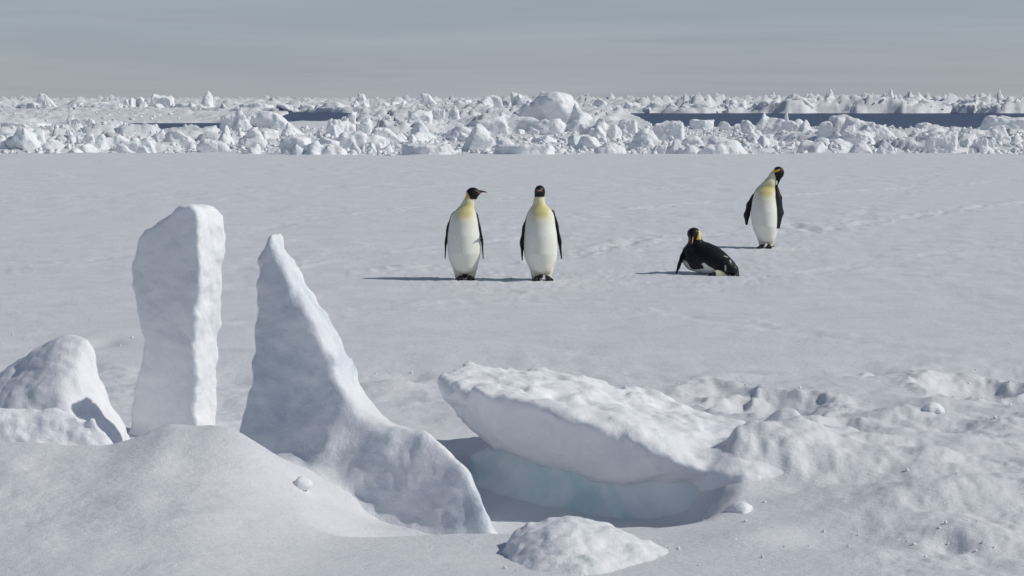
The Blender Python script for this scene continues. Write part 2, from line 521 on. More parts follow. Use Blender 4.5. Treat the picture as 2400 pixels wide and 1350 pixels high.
def track_pts(pts): return np.array([ground(px, py)[:2] for px, py in pts])
TRACKS = [track_pts(t) for t in (
    [(640, 630), (760, 607), (900, 597), (1050, 580), (1200, 562), (1400, 548)],
    [(860, 640), (1000, 628), (1180, 620), (1330, 605), (1460, 578), (1600, 562), (1760, 545), (1850, 520)],
    [(1300, 510), (1500, 490), (1700, 468), (2000, 447), (2420, 420)],
    [(1850, 525), (1920, 545), (2050, 520), (2420, 470)],
    [(1290, 600), (1420, 585), (1520, 560), (1700, 550)],
    [(-20, 640), (300, 600), (700, 520), (1150, 470), (1700, 430)],
    [(600, 760), (900, 720), (1300, 690), (1560, 655), (1900, 640), (2420, 560)],
    [(1100, 665), (1200, 690), (1500, 720), (2000, 800)],
    [(-20, 470), (400, 455), (900, 440), (1400, 400)],
    [(1700, 650), (1760, 600), (1830, 560), (1960, 540), (2200, 400)],
)]

def seg_dist(x, y, pts):
    d = np.full(x.shape, 1e9, np.float32)
    for i in range(len(pts) - 1):
        a, b = pts[i], pts[i + 1]; e = b - a
        t = np.clip(((x - a[0]) * e[0] + (y - a[1]) * e[1]) / (e @ e), 0, 1)
        d = np.minimum(d, np.hypot(x - a[0] - e[0] * t, y - a[1] - e[1] * t))
    return d

# bumps and hollows: pixel, size across, size along, height
PITS = []
def pit(px, py, rx, ry, amp, rot=0.0, sharp=2.0):
    g = ground(px, py); PITS.append((g[0], g[1], rx, ry, amp * (0.72 if amp < 0 else 1.0), rot, max(2.0, sharp * 0.75)))
pit(1815, 948, 0.34, 0.42, -0.15, 0.15, 5)      # deep hollow behind the tilted slab
pit(1690, 915, 0.20, 0.30, -0.07, 0.2, 4)
pit(1830, 905, 0.36, 0.10, -0.03, 0.1, 3)
pit(1890, 1000, 0.25, 0.16, 0.05, 0, 2)
for q in ((1700, 885, 0.30, 0.18, 0.05), (1930, 960, 0.16, 0.2, 0.06), (2090, 985, 0.2, 0.2, 0.05), (2200, 945, 0.2, 0.15, 0.05), (2350, 1010, 0.25, 0.2, 0.06), (2100, 1060, 0.22, 0.2, 0.05), (2300, 1080, 0.3, 0.2, 0.05), (1980, 1180, 0.3, 0.14, 0.04), (2150, 1200, 0.35, 0.16, 0.05), (1780, 1260, 0.25, 0.16, 0.04)):
    pit(q[0], q[1], q[2], q[3], q[4], 0.3, 2)
pit(2290, 905, 0.33, 0.42, -0.14, -0.1, 5)
pit(2375, 880, 0.22, 0.28, -0.05, 0, 3)
pit(2170, 890, 0.28, 0.25, 0.04, 0, 2)
pit(1985, 1012, 0.15, 0.18, -0.10, 0, 4)
pit(2060, 950, 0.25, 0.16, -0.05, 0, 3)
pit(2250, 1010, 0.22, 0.14, -0.06, 0, 3)
pit(2370, 935, 0.14, 0.14, -0.06, 0, 3)
pit(2330, 1120, 0.30, 0.18, -0.04, 0, 2)
pit(2110, 1120, 0.45, 0.35, 0.06, 0, 2)
pit(1900, 1130, 0.30, 0.25, 0.05, 0, 2)
pit(2230, 1290, 0.10, 0.12, -0.05, 0.2, 2)
pit(2290, 1270, 0.25, 0.2, 0.05, 0, 2)
pit(2000, 1270, 0.45, 0.18, -0.05, -0.2, 3)
for q in ((1760, 1090, 0.36, 0.5, 0.10), (1850, 1085, 0.40, 0.5, 0.10), (1690, 1130, 0.22, 0.28, 0.17), (1790, 1120, 0.25, 0.3, 0.10), (1960, 1110, 0.5, 0.5, 0.05)):
    pit(q[0], q[1], q[2], q[3], q[4], 0, 2)
pit(1845, 1075, 0.11, 0.12, 0.09, 0.3, 2)
pit(960, 880, 0.16, 0.22, -0.06, 0, 3)
pit(925, 905, 0.20, 0.14, 0.05, 0, 2)
pit(60, 800, 0.35, 0.35, -0.05, 0, 3)
pit(240, 800, 0.15, 0.3, -0.05, 0, 3)
pit(540, 880, 0.2, 0.4, -0.05, 0, 3)

def H(x, y):
    x = np.asarray(x, np.float32); y = np.asarray(y, np.float32)
    z = 0.022 * fbm2(x / 5.0, y / 3.0, 3, 3) * sstep(4, 14, y) + 0.05 * fbm2(x / 22.0, y / 30.0, 2, 9) * sstep(25, 45, y)
    z = z + 0.016 * fbm2(x / 0.45, y / 1.0, 4, 21) * (0.4 + 0.8 * sstep(-0.2, 0.4, fbm2(x / 3.0, y / 4.5, 2, 23)))
    # rough crusted patch around the broken slabs
    rough = np.exp(-((y - 13.5) / 2.6) ** 2) * (0.25 + 0.75 * sstep(-0.15, 0.35, fbm2(x / 1.7, y / 1.3, 2, 33))) * sstep(17.5, 14.5, y)
    z = z + rough * (0.040 * fbm2(x / 0.32, y / 0.40, 4, 41) - 0.015 * np.abs(fbm2(x / 0.6, y / 0.6, 2, 47)))
    rr = sstep(1.0, 2.2, x) * sstep(15.5, 11.5, y) * sstep(4, 8, y)
    z = z + rr * (0.009 * fbm2(x / 0.055, y / 0.07, 2, 58) * sstep(-0.25, 0.35, fbm2(x / 0.5, y / 0.6, 2, 60)) + 0.060 * fbm2(x / 0.8, y / 0.9, 4, 55) + 0.020 * fbm2(x / 0.13, y / 0.15, 3, 57) * sstep(-0.3, 0.3, fbm2(x / 0.9, y / 0.9, 2, 59)) + 0.13 * sstep(12.8, 10.4, y) * sstep(8.4, 9.8, y) * (0.75 + 0.6 * fbm2(x / 1.1, y / 0.5, 3, 61)))
    # left drift with its crest
    zc = np.interp(x, _cx, _cz).astype(np.float32)
    wob = 0.10 * fbm2(x / 0.8, y * 0 + 3, 3, 63)
    up = np.clip((y + wob - 7.6) / (CD - 7.6), 0, 1); dn = sstep(CD - 0.12, CD + 0.75, y + wob)
    fl = sstep(-0.62, -1.60, x + 0.12 * fbm2(x / 0.5, y / 0.5, 2, 65))
    base = -0.02
    z = z + fl * (zc - base) * (0.35 * up + 0.65 * up ** 3.0) * (1 - dn)
    z = z + fl * (0.026 * fbm2(x / 0.7, y / 0.5, 4, 71) + 0.010 * fbm2(x / 0.16, y / 0.12, 3, 73) * sstep(-0.1, 0.4, fbm2(x / 0.6, y / 0.6, 2, 75))) * sstep(7.5, 9, y) * sstep(12, 11, y)
    # hollow in front of the blue ice, with a soft near lip
    lip = 9.32 + 0.10 * fbm2(x / 0.9, x * 0, 2, 81) + 0.05 * x
    tr = sstep(lip - 0.12, lip + 0.30 + 0.4 * sstep(-0.9, -1.6, x), y) * sstep(11.2, 10.3, y) * sstep(-1.10, -0.45, x + 0.1 * fbm2(x / 0.4, y / 0.4, 2, 83)) * sstep(1.02 + 0.25 * (y - 9.3), 0.66 + 0.25 * (y - 9.3), x)
    z = z - 0.18 * tr
    z = z - 0.05 * sstep(7.6, 9.2, y) * sstep(-1.6, -0.6, x) * sstep(1.2, 0.3, x) * sstep(10.8, 9.6, y)
    for (gx, gy, rx, ry, amp, rot, sh) in PITS:
        R_ = 2.6 * max(rx, ry)
        m = (np.abs(x - gx) < R_) & (np.abs(y - gy) < R_)
        if not m.any(): continue
        xx, yy = x[m], y[m]
        c, s = math.cos(rot), math.sin(rot)
        u = ((xx - gx) * c + (yy - gy) * s) / rx; v = (-(xx - gx) * s + (yy - gy) * c) / ry
        w = fbm2(xx / 0.20, yy / 0.22, 3, 91, 0.65) * (0.5 if amp < 0 else 0.3)
        r = np.sqrt(u * u + v * v) + w * 0.5
        dz = amp * np.exp(-np.clip(r, 0, 4) ** sh) * sstep(2.6, 2.0, np.maximum(np.abs(xx - gx), np.abs(yy - gy)) / max(rx, ry))
        if amp < -0.045:
            dz = dz + 0.035 * np.exp(-((r - 1.35) / 0.25) ** 2) * (0.5 + fbm2(xx / 0.1, yy / 0.12, 2, 93))
        z[m] += dz
    for i, t in enumerate(TRACKS):
        lo = t.min(0) - 0.8; hi = t.max(0) + 0.8
        m = (x > lo[0]) & (x < hi[0]) & (y > lo[1]) & (y < hi[1])
        if m.any():
            xx, yy = x[m], y[m]
            wv = 0.14 * fbm2(xx / 0.9, yy / 0.9, 2, 100 + i)
            d = seg_dist(xx + wv, yy + wv * 0.6, t)
            on = sstep(-0.15, 0.25, fbm2(xx / 1.1, yy / 1.1, 3, 120 + i))
            q1, q2, qh, qt = worley(xx, yy, 0.30, 160 + i)
            near_ = np.exp(-(d / 0.45) ** 2)
            z[m] += near_ * (0.022 if i in (1, 3, 4) else 0.010) * (qh > 0.45) * (-np.exp(-(q1 / 0.22) ** 2) + 0.5 * np.exp(-((q1 - 0.42) / 0.12) ** 2))
            z[m] += (0.55 if i < 5 else 0.18) * on * (-0.045 * np.exp(-(d / 0.12) ** 2) + 0.045 * np.exp(-((d - 0.25) / 0.10) ** 2) * (0.6 + 0.6 * fbm2(xx / 0.15, yy / 0.2, 2, 130)))
    # trodden, crumbly snow round the birds
    for (fx, fy, fr) in FEET:
        r2 = ((x - fx) / fr) ** 2 + ((y - fy) / (fr * 1.4)) ** 2
        z = z * (1 - np.exp(-r2 * 1.6)) + 0.012 * fbm2(x / 0.07, y / 0.10, 2, 140) * np.exp(-r2 * 0.5) * (1 - 0.8 * np.exp(-r2 * 6))
    return z

FEET = [(*ground(1089.2, 655)[:2], 0.55), (*ground(1267.5, 656)[:2], 0.55), (*ground(1792, 581)[:2], 0.6), (*ground(1658, 642)[:2], 0.75)]

def graded(lo, hi, ratio):
    n = max(2, int(math.log(hi / lo) / math.log(1 + ratio)))
    return lo * (hi / lo) ** (np.arange(n + 1) / n)

def cols(inner, step, outer):
    a = np.arange(-inner, inner + step / 2, step)
    e = inner + (outer - inner) * (np.linspace(0, 1, 26)[1:] ** 2.2)
    return np.concatenate([-e[::-1], a, e])

def sheet(rows, tcols, width_of, zf, mat, name, keep=None):
    t, d = np.meshgrid(tcols, rows)
    X = (t * width_of(d)).astype(np.float32); Y = d.astype(np.float32)
    Z = zf(X, Y)
    nr, nc = X.shape
    V = np.stack([X, Y, Z], -1).reshape(-1, 3)
    i = np.arange(nr - 1)[:, None] * nc + np.arange(nc - 1)[None, :]
    Q = np.stack([i, i + 1, i + nc + 1, i + nc], -1).reshape(-1, 4)
    return mesh_np(name, V, Q, mat)

EDGE = 76.0
rows = np.concatenate([np.linspace(-60, 5.5, 22), np.linspace(5.7, 7.4, 30)[:-1], graded(7.4, 14.5, 0.0026), graded(14.5, EDGE, 0.0055)[1:]])
def zfield(x, y):
    z = H(x, y)
    e = EDGE - 3.6 + 2.8 * fbm2(x / 5.0, x * 0, 4, 150, 0.65)
    return z - 0.55 * sstep(e, e + 0.5, y)
link('snow_field', sheet(rows, cols(0.285, 0.00085, 9.0), lambda d: np.maximum(d, 7.0), zfield, M_FIELD, 'snow_field'), kind='structure')

# ------------------------------------------------------------------ pack ice to the horizon, open leads, sea
nd_px = [-2500, -600, 0, 90, 125, 300, 335, 560, 600, 660, 800, 840, 1470, 1530, 1700, 2000, 2100, 2320, 2400, 3200, 5000]
nd_d = [200, 150, 150, 152, 178, 172, 141, 143, 178, 190, 196, 294, 294, 158, 153, 150, 146, 148, 160, 150, 200]
m0_px = [-2500, 0, 90, 330, 560, 640, 680]
m0_d = [215, 182, 184, 182, 182, 200, 300]
f0_px = [-2500, 0, 300, 700, 850, 1240, 1500, 2400, 5000]
f0_d = [380, 352, 350, 330, 312, 306, 306, 308, 330]

def Hpack(x, y):
    x = np.asarray(x, np.float32); y = np.asarray(y, np.float32)
    px = CX + x / y * FPX
    w = 5.0 * fbm2(x / 7.0, y / 9.0, 4, 201)
    dn = np.interp(px, nd_px, nd_d).astype(np.float32); f0 = np.interp(px, f0_px, f0_d).astype(np.float32); m0 = np.interp(px, m0_px, m0_d).astype(np.float32)
    near = sstep(dn + 1.5, dn - 1.5, y + w)
    mid = sstep(m0 - 2, m0 + 2, y + w) * sstep(f0 - 22, f0 - 28, y + w * 1.5) * (px < 680)
    far = sstep(f0 - 2, f0 + 2, y + 1.2 * w)
    on = np.maximum(np.maximum(near, mid), far)
    f1, f2, h1, t1 = worley(x, y, 2.6, 211)
    g1, g2, h2, t2 = worley(x + 0.3 * h1, y, 1.05, 223)
    k1, k2, h3, t3 = worley(x, y, 0.45, 237)
    ridge = sstep(-0.25, 0.45, fbm2(x / 9.0, y / 14.0, 3, 241))
    lump = ridge * (0.55 * h1 + 1.1 * t1 + 0.25) * sstep(0.0, 0.16, f2 - f1) + (0.35 + 0.65 * ridge) * (0.20 * h2 + 0.4 * t2) * sstep(0.0, 0.2, g2 - g1) + 0.10 * h3 + 0.14 * t3
    cen = sstep(800, 860, px) * sstep(1500, 1440, px)
    zn = -0.20 + 0.75 * lump * sstep(73, 80, y) * (0.65 + 0.35 * sstep(80, 95, y)) * (1 - (1 - cen) * 0.75 * sstep(105, 125, y)) * (1 + 0.5 * cen * sstep(110, 160, y))
    f1, f2, h4, t4 = worley(x, y, 4.2, 251)
    # far floes: pressure ridge along the edge, then flat snow with scattered hummocks
    dd = y - f0
    edge = np.exp(-(dd / 16.0) ** 2) * sstep(-2, 3, dd + w)
    rside = sstep(1500, 1850, px) * 0.9 + 0.55 * sstep(700, 1000, px) * sstep(1500, 1300, px) + 0.35
    hum = sstep(0.10, 0.45, fbm2(x / 26.0, y / 60.0, 4, 261)) 
    zf = 0.05 + 1.05 * edge * rside * (0.35 + 0.45 * h4 + 0.6 * t4 + 0.35 * (0.5 * h1 + t1)) + hum * (0.9 * h4 + 0.9 * t4 + 0.3 * h1 + 0.6 * t1) * (0.8 + 0.5 * sstep(300, 900, y))
    zf = zf + 0.6 * fbm2(x / 40.0, y / 90.0, 3, 271) * sstep(340, 500, y)
    q1, q2, hq, tq = worley(x, y * 0.6, 11.0, 281)
    zf = zf + sstep(0.60, 1.0, hq) * np.clip(1 - q1 * (1.6 + 1.4 * h2), 0, 1) * (0.9 + 1.9 * h1 + 2.5 * t1 + 0.8 * h2) * (0.8 + 0.7 * sstep(900, 2000, px)) * sstep(350, 420, y) * (1 + sstep(600, 1600, y))
    zf = zf + edge * (0.35 * h2 + 0.7 * t2 - 0.15)
    zm = -0.10 + 0.55 * lump
    z = np.where(far > np.maximum(near, mid), zf, np.where(near >= mid, zn, zm))
    return np.where(on > 0.02, SEA - 0.5 + (z - SEA + 0.5) * on, SEA - 0.8)

rows = np.concatenate([graded(71.5, 200, 0.0042), graded(200, 298, 0.0070)[1:], graded(298, 345, 0.0022)[1:], graded(345, 420, 0.007)[1:], graded(420, 1300, 0.0085)[1:], graded(1300, 6000, 0.03)[1:]])
def zpack(x, y):
    z = Hpack(x, y)
    return np.where(y < 75, np.minimum(z, -0.12), z)
link('pack_ice', sheet(rows, cols(0.285, 0.0010, 2.5), lambda d: d, zpack, M_PACK, 'pack_ice'), kind='structure')

V = np.array([(-20000, 60, SEA), (20000, 60, SEA), (20000, 25000, SEA), (-20000, 25000, SEA)], float)
link('sea_water', mesh_np('sea_water', V, np.array([[0, 1, 2, 3]]), M_WATER, False), kind='structure')

# ------------------------------------------------------------------ foreground ice: one object each
_hx = np.arange(-4.2, 4.2, 0.015, dtype=np.float32); _hy = np.arange(7.0, 14.0, 0.015, dtype=np.float32)
_hz = H(*np.meshgrid(_hx, _hy, indexing='ij'))
def Hnear(x, y):
    u = np.clip((x + 4.2) / 0.015, 0, len(_hx) - 1.01); v = np.clip((y - 7.0) / 0.015, 0, len(_hy) - 1.01)
    i = u.astype(np.int32); j = v.astype(np.int32); u = u - i; v = v - j
    return (_hz[i, j] * (1 - u) + _hz[i + 1, j] * u) * (1 - v) + (_hz[i, j + 1] * (1 - u) + _hz[i + 1, j + 1] * u) * v

def sdf_thing(name, f, lo, hi, h, mat, label, cat, group=None, fillet=0.0):
    lo = np.array(lo, float); hi = np.array(hi, float)
    if fillet > 0:
        f_in = f
        lo = lo - np.array((fillet, fillet, 0.0)); hi = hi + np.array((fillet, fillet, 0.0))
        def f(P):
            d = f_in(P)
            g = Hnear(P[0], P[1])
            e = (P[2] - g + 0.035) * 0.85
            return np.maximum(smin(d, e, fillet), d - fillet * 1.1)
    base = np.array(((lo[0] + hi[0]) / 2, (lo[1] + hi[1]) / 2, 0.0))
    V, Q, _ = sdf_mesh(name, f, lo, hi, h, mat)
    me = mesh_np(name, V - base[None, :], Q, mat)
    return link(name, me, tuple(base), label=label, cat=cat, group=group)

def slab_poly(outline, d, yaw, thick, rnd, seed, amp=0.02, lean=0.0, taper=0.0):
    """a standing slab: outline (photo pixels at distance d) is its front face, thick is its real depth"""
    pts = [at(px, py, d) for px, py in outline]
    o = np.mean(pts, 0)
    c, s = math.cos(yaw), math.sin(yaw)
    poly = [((p[0] - o[0]) / c, p[2]) for p in pts]
    def f(P):
        X = P[0] - o[0]; Y = P[1] - d - lean * P[2]
        u = X * c + Y * s; v = -X * s + Y * c
        w1 = fbm3(P, 3.0, 3, seed) ; w2 = fbm3(P, 11.0, 3, seed + 7)
        e2 = poly2(u, P[2], poly) + 0.012 * w2 + 0.014 * w1
        th = thick * (1 - taper * np.clip(P[2] / 1.4, 0, 1))
        e1 = np.abs(v - th / 2 + 0.02 * w1) - th / 2
        q = smax(e2, e1, rnd) + amp * 0.8 * w2 + amp * w1 + 0.004 * fbm3(P, 26.0, 2, seed + 19) - 0.012 * np.abs(fbm3(P, 5.5, 3, seed + 23)) + 0.003
        return q
    P_ = np.array(pts)
    lo = P_.min(0) - np.array((0.25, 0.15, 0.05)); hi = P_.max(0) + np.array((0.25, thick + 0.25, 0.10))
    return f, lo, hi

# tall upright slab
f, lo, hi = slab_poly([(314, 566), (332, 542), (372, 524), (398, 500), (418, 486), (448, 484), (464, 492), (472, 530), (476, 600), (472, 700), (465, 800), (464, 900), (464, 1000), (464, 1080),
                       (296, 1080), (296, 985), (304, 920), (318, 860), (324, 800), (312, 750), (304, 700), (306, 620)], 11.7, -0.36, 0.28, 0.03, 301, 0.010)
sdf_thing('ice_slab', f, lo, hi, 0.0135, M_BLOCK, 'tall upright snow covered ice slab like a standing stone', 'ice slab', fillet=0.10)

def hull_thing(name, px_pts, extra, rnd, amp, freq, seed, h, mat, label, cat='ice block', fine=0.004, more=None, fillet=0.0, warp=1.0):
    pts = [at(*p) for p in px_pts] + [np.array(e) for e in extra]
    A = np.array(pts)
    def f(P):
        Q = [P[0] + 0.04 * vnoise(P[0] * 3, P[1] * 3, P[2] * 3, seed + 50), P[1], P[2] + 0.03 * vnoise(P[0] * 3, P[1] * 3, P[2] * 3, seed + 51)]
        d = hull(Q, pts, rnd)
        if more is not None: d = more(P, d)
        return d + amp * fbm3(P, freq, 4, seed) + fine * fbm3(P, 26, 2, seed + 9) - 0.6 * amp * np.abs(fbm3(P, freq * 2.2, 3, seed + 13)) + 0.2 * amp
    m = 0.10
    return sdf_thing(name, f, A.min(0) - m, A.max(0) + m, h, mat, label, cat, fillet=fillet)

# hump at the far left, with the low sunlit block before it
hull_thing('ice_block', [(168, 792, 11.3), (204, 784, 11.3), (232, 835, 11.25), (252, 900, 11.2), (264, 955, 11.15), (300, 1030, 11.1), (128, 812, 11.6), (50, 846, 11.7), (-40, 900, 11.7), (-160, 960, 11.6), (150, 905, 10.95),
                         (215, 1060, 10.75), (60, 1080, 10.8), (-160, 1060, 11.0), (175, 850, 11.1)],
           [at(200, 1040, 12.0), at(-60, 1040, 12.2), at(290, 1060, 11.6)], 0.018, 0.028, 3.6, 401, 0.015, M_BLOCK,
           'rounded peak of snowy ice at the left beside the tall slab', fillet=0.14)
hull_thing('ice_block', [(-80, 962, 10.65), (60, 966, 10.65), (150, 956, 10.7), (215, 980, 10.65), (280, 1045, 10.6), (300, 1090, 10.55), (-120, 1100, 10.5), (100, 1100, 10.45)],
           [at(0, 1000, 11.0), at(180, 1000, 11.0), at(-120, 1060, 11.0), at(260, 1060, 10.95)], 0.02, 0.045, 5, 421, 0.014, M_BLOCK,
           'low bright snow block at the foot of the rounded left peak', fillet=0.10)
# the fin, flaring down into one ridge with the shaded faceted face to its right
f0, lo, hi = slab_poly([(582, 622), (588, 604), (602, 590), (614, 566), (622, 556), (630, 572), (650, 610), (690, 680), (732, 760), (770, 840), (804, 915), (842, 985), (880, 1050), (900, 1120), (550, 1120), (562, 990), (572, 920), (578, 850), (582, 770), (589, 700), (593, 650)],
                       10.65, -0.34, 0.34, 0.04, 321, 0.012, lean=0.10, taper=0.62)
foot = [at(820, 935, 10.6), at(905, 1000, 10.75), at(860, 975, 11.1), at(770, 890, 11.1), at(740, 1100, 10.4), at(960, 1060, 10.45), at(960, 1040, 11.3), at(740, 1050, 11.3)]
right = [at(*p) for p in ((862, 1046, 10.65), (985, 994, 10.3), (1072, 1048, 10.1), (1102, 1130, 10.0), (1137, 1215, 9.9), (1172, 1285, 9.82), (1160, 1340, 9.8),
                         (700, 1260, 10.3), (900, 1310, 10.1), (740, 1310, 10.25), (590, 1270, 10.4), (985, 1060, 10.75), (1060, 1120, 10.5), (1150, 1290, 10.2), (870, 1080, 11.1), (900, 1300, 10.8))]
left = [at(*p) for p in ((590, 1010, 10.85), (700, 1000, 10.75), (860, 1030, 10.65), (610, 1120, 10.6), (640, 1270, 10.4), (740, 1310, 10.2), (900, 1310, 10.1), (940, 1120, 10.4), (800, 1180, 10.28), (700, 1060, 11.3), (620, 1040, 11.2), (900, 1200, 10.9), (680, 1120, 10.45))]
def f(P):
    n1 = fbm3(P, 3.0, 4, 441); n2 = fbm3(P, 9, 3, 447)
    e = smin(hull(P, right, 0.026), hull(P, left, 0.02), 0.10) + 0.035 * n1 + 0.010 * n2 - 0.02 * np.abs(fbm3(P, 6.0, 3, 449))
    k = hull(P, foot, 0.03) + 0.025 * n1 + 0.01 * n2
    return smin(smin(f0(P), k, 0.14), e, 0.20)
A = np.array(right + left + foot)
lo = np.minimum(lo, A.min(0) - 0.08); hi = np.maximum(hi, A.max(0) + 0.10)
sdf_thing('ice_fin', f, lo, hi, 0.0155, M_FIN, 'triangular ice fin with a sunlit sloping edge, flaring into a shaded ridge', 'ice fin', fillet=0.10)
# tilted overhanging plate
def plate_rough(P, d):
    top = sstep(0.0, 0.5, fbm3(P, 2.2, 3, 471))
    return d + 0.055 * (0.35 + top) * fbm3(P, 8, 4, 473, 0.6) * sstep(10.35, 10.8, P[1])
hull_thing('ice_plate', [(1026, 872, 10.8), (1022, 905, 10.75), (1036, 950, 10.75), (1066, 990, 10.72), (1140, 1034, 10.62), (1300, 1094, 10.45), (1450, 1134, 10.26), (1560, 1082, 10.1), (1650, 1090, 10.0),
                         (1050, 848, 11.2), (1200, 862, 11.6), (1400, 872, 11.9), (1600, 932, 11.6), (1850, 1055, 11.1), (1760, 1000, 11.1), (1100, 905, 10.5), (1270, 932, 10.42), (1400, 995, 10.25), (1900, 1120, 10.5)],
           [at(1500, 1150, 11.3), at(1250, 1040, 11.3), at(1750, 1130, 11.0)], 0.02, 0.045, 3.2, 461, 0.016, M_BLOCK,
           'broad tilted ice plate with a rough sunlit top overhanging the blue hollow', 'ice plate', more=plate_rough, fillet=0.20)
# blue ice beneath
hull_thing('ice_block', [(1078, 1062, 10.75), (1130, 1036, 10.72), (1400, 1075, 10.46), (1700, 1090, 10.08), (1105, 1140, 10.7), (1165, 1280, 10.64), (1350, 1330, 10.46), (1545, 1320, 10.2), (1740, 1190, 10.02), (1830, 1110, 10.2), (1870, 1150, 10.2)],
           [at(1130, 1100, 11.3), at(1700, 1120, 11.2), at(1400, 1200, 11.2), at(1860, 1180, 10.9)], 0.02, 0.05, 2.6, 481, 0.018, M_BLUE,
           'turquoise blue ice block in the shaded hollow under the tilted plate', fillet=0.12)
# boulder in front
hull_thing('snow_boulder', [(1172, 1245, 8.95), (1222, 1205, 9.0), (1300, 1188, 9.05), (1400, 1205, 9.0), (1510, 1248, 8.9), (1590, 1310, 8.75), (1625, 1400, 8.5), (1165, 1290, 8.75), (1155, 1400, 8.4), (1350, 1290, 8.45), (1450, 1420, 8.1), (1230, 1420, 8.1)],
           [at(1250, 1280, 9.35), at(1450, 1300, 9.35), at(1560, 1380, 9.1)], 0.03, 0.026, 5, 501, 0.012, M_BLOCK,
           'rounded snow boulder at the bottom edge before the blue hollow', 'snow boulder', fillet=0.07)
# small knobs
def knob(px, py, d, w, h, seed, label, lean=0.0):
    b = at(px, py, d)
    b[2] = float(Hnear(b[0:1].astype(np.float32), b[1:2].astype(np.float32))[0]) - 0.01 if d < 13.9 else float(H(b[0:1], b[1:2])[0]) - 0.01
    r = np.random.default_rng(seed)
    pts = []
    for k in range(18):
        a = r.uniform(0, 6.28); t = r.uniform(-0.2, 1.0); q = math.sqrt(max(0.0, 1 - max(t, 0) ** 2)) * r.uniform(.75, 1)
        pts.append(b + np.array((q * w / 2 * math.cos(a) + lean * max(t, 0), q * w / 2 * math.sin(a), t * h)))
    pts.append(b + np.array((lean, 0, h)))
    A = np.array(pts)
    def f(P): return hull(P, pts, 0.012) + 0.016 * fbm3(P, 14, 3, seed)
    sdf_thing('snow_lump', f, A.min(0) - 0.04, A.max(0) + 0.04, 0.008, M_BLOCK, label, 'snow lump', fillet=0.06)
knob(708, 1200, 9.85, 0.15, 0.09, 513, 'small sunlit snow lump at the edge of the big block shadow')
g = ground(2027, 874); knob(2027, 874, g[1], 0.09, 0.05, 515, 'tiny snow lump alone on the smooth field at right')
g = ground(2190, 985); knob(2190, 985, g[1], 0.22, 0.09, 517, 'snow lump between the trodden hollows at right')
g = ground(1735, 1200); knob(1735, 1200, g[1], 0.20, 0.07, 519, 'ragged snow lump at the right brink of the blue hollow')

# ------------------------------------------------------------------ penguins
def interp_s(z, zs, vs):
    zz = np.linspace(zs[0], zs[-1], 200)
    vv = np.interp(zz, zs, vs)
    k = np.ones(13) / 13
    vv = np.convolve(np.pad(vv, 6, mode='edge'), k, mode='valid')
    return np.interp(z, zz, vv).astype(np.float32)

BLACK = np.array((0.012, 0.012, 0.015)); WHITE = np.array((0.90, 0.895, 0.80)); YEL = np.array((0.74, 0.66, 0.28)); ORA = np.array((0.85, 0.50, 0.03)); PINK = np.array((0.55, 0.22, 0.15)); SLATE = np.array((0.030, 0.031, 0.038))

def mixc(a, b, m): return a * (1 - m[:, None]) + b * m[:, None]

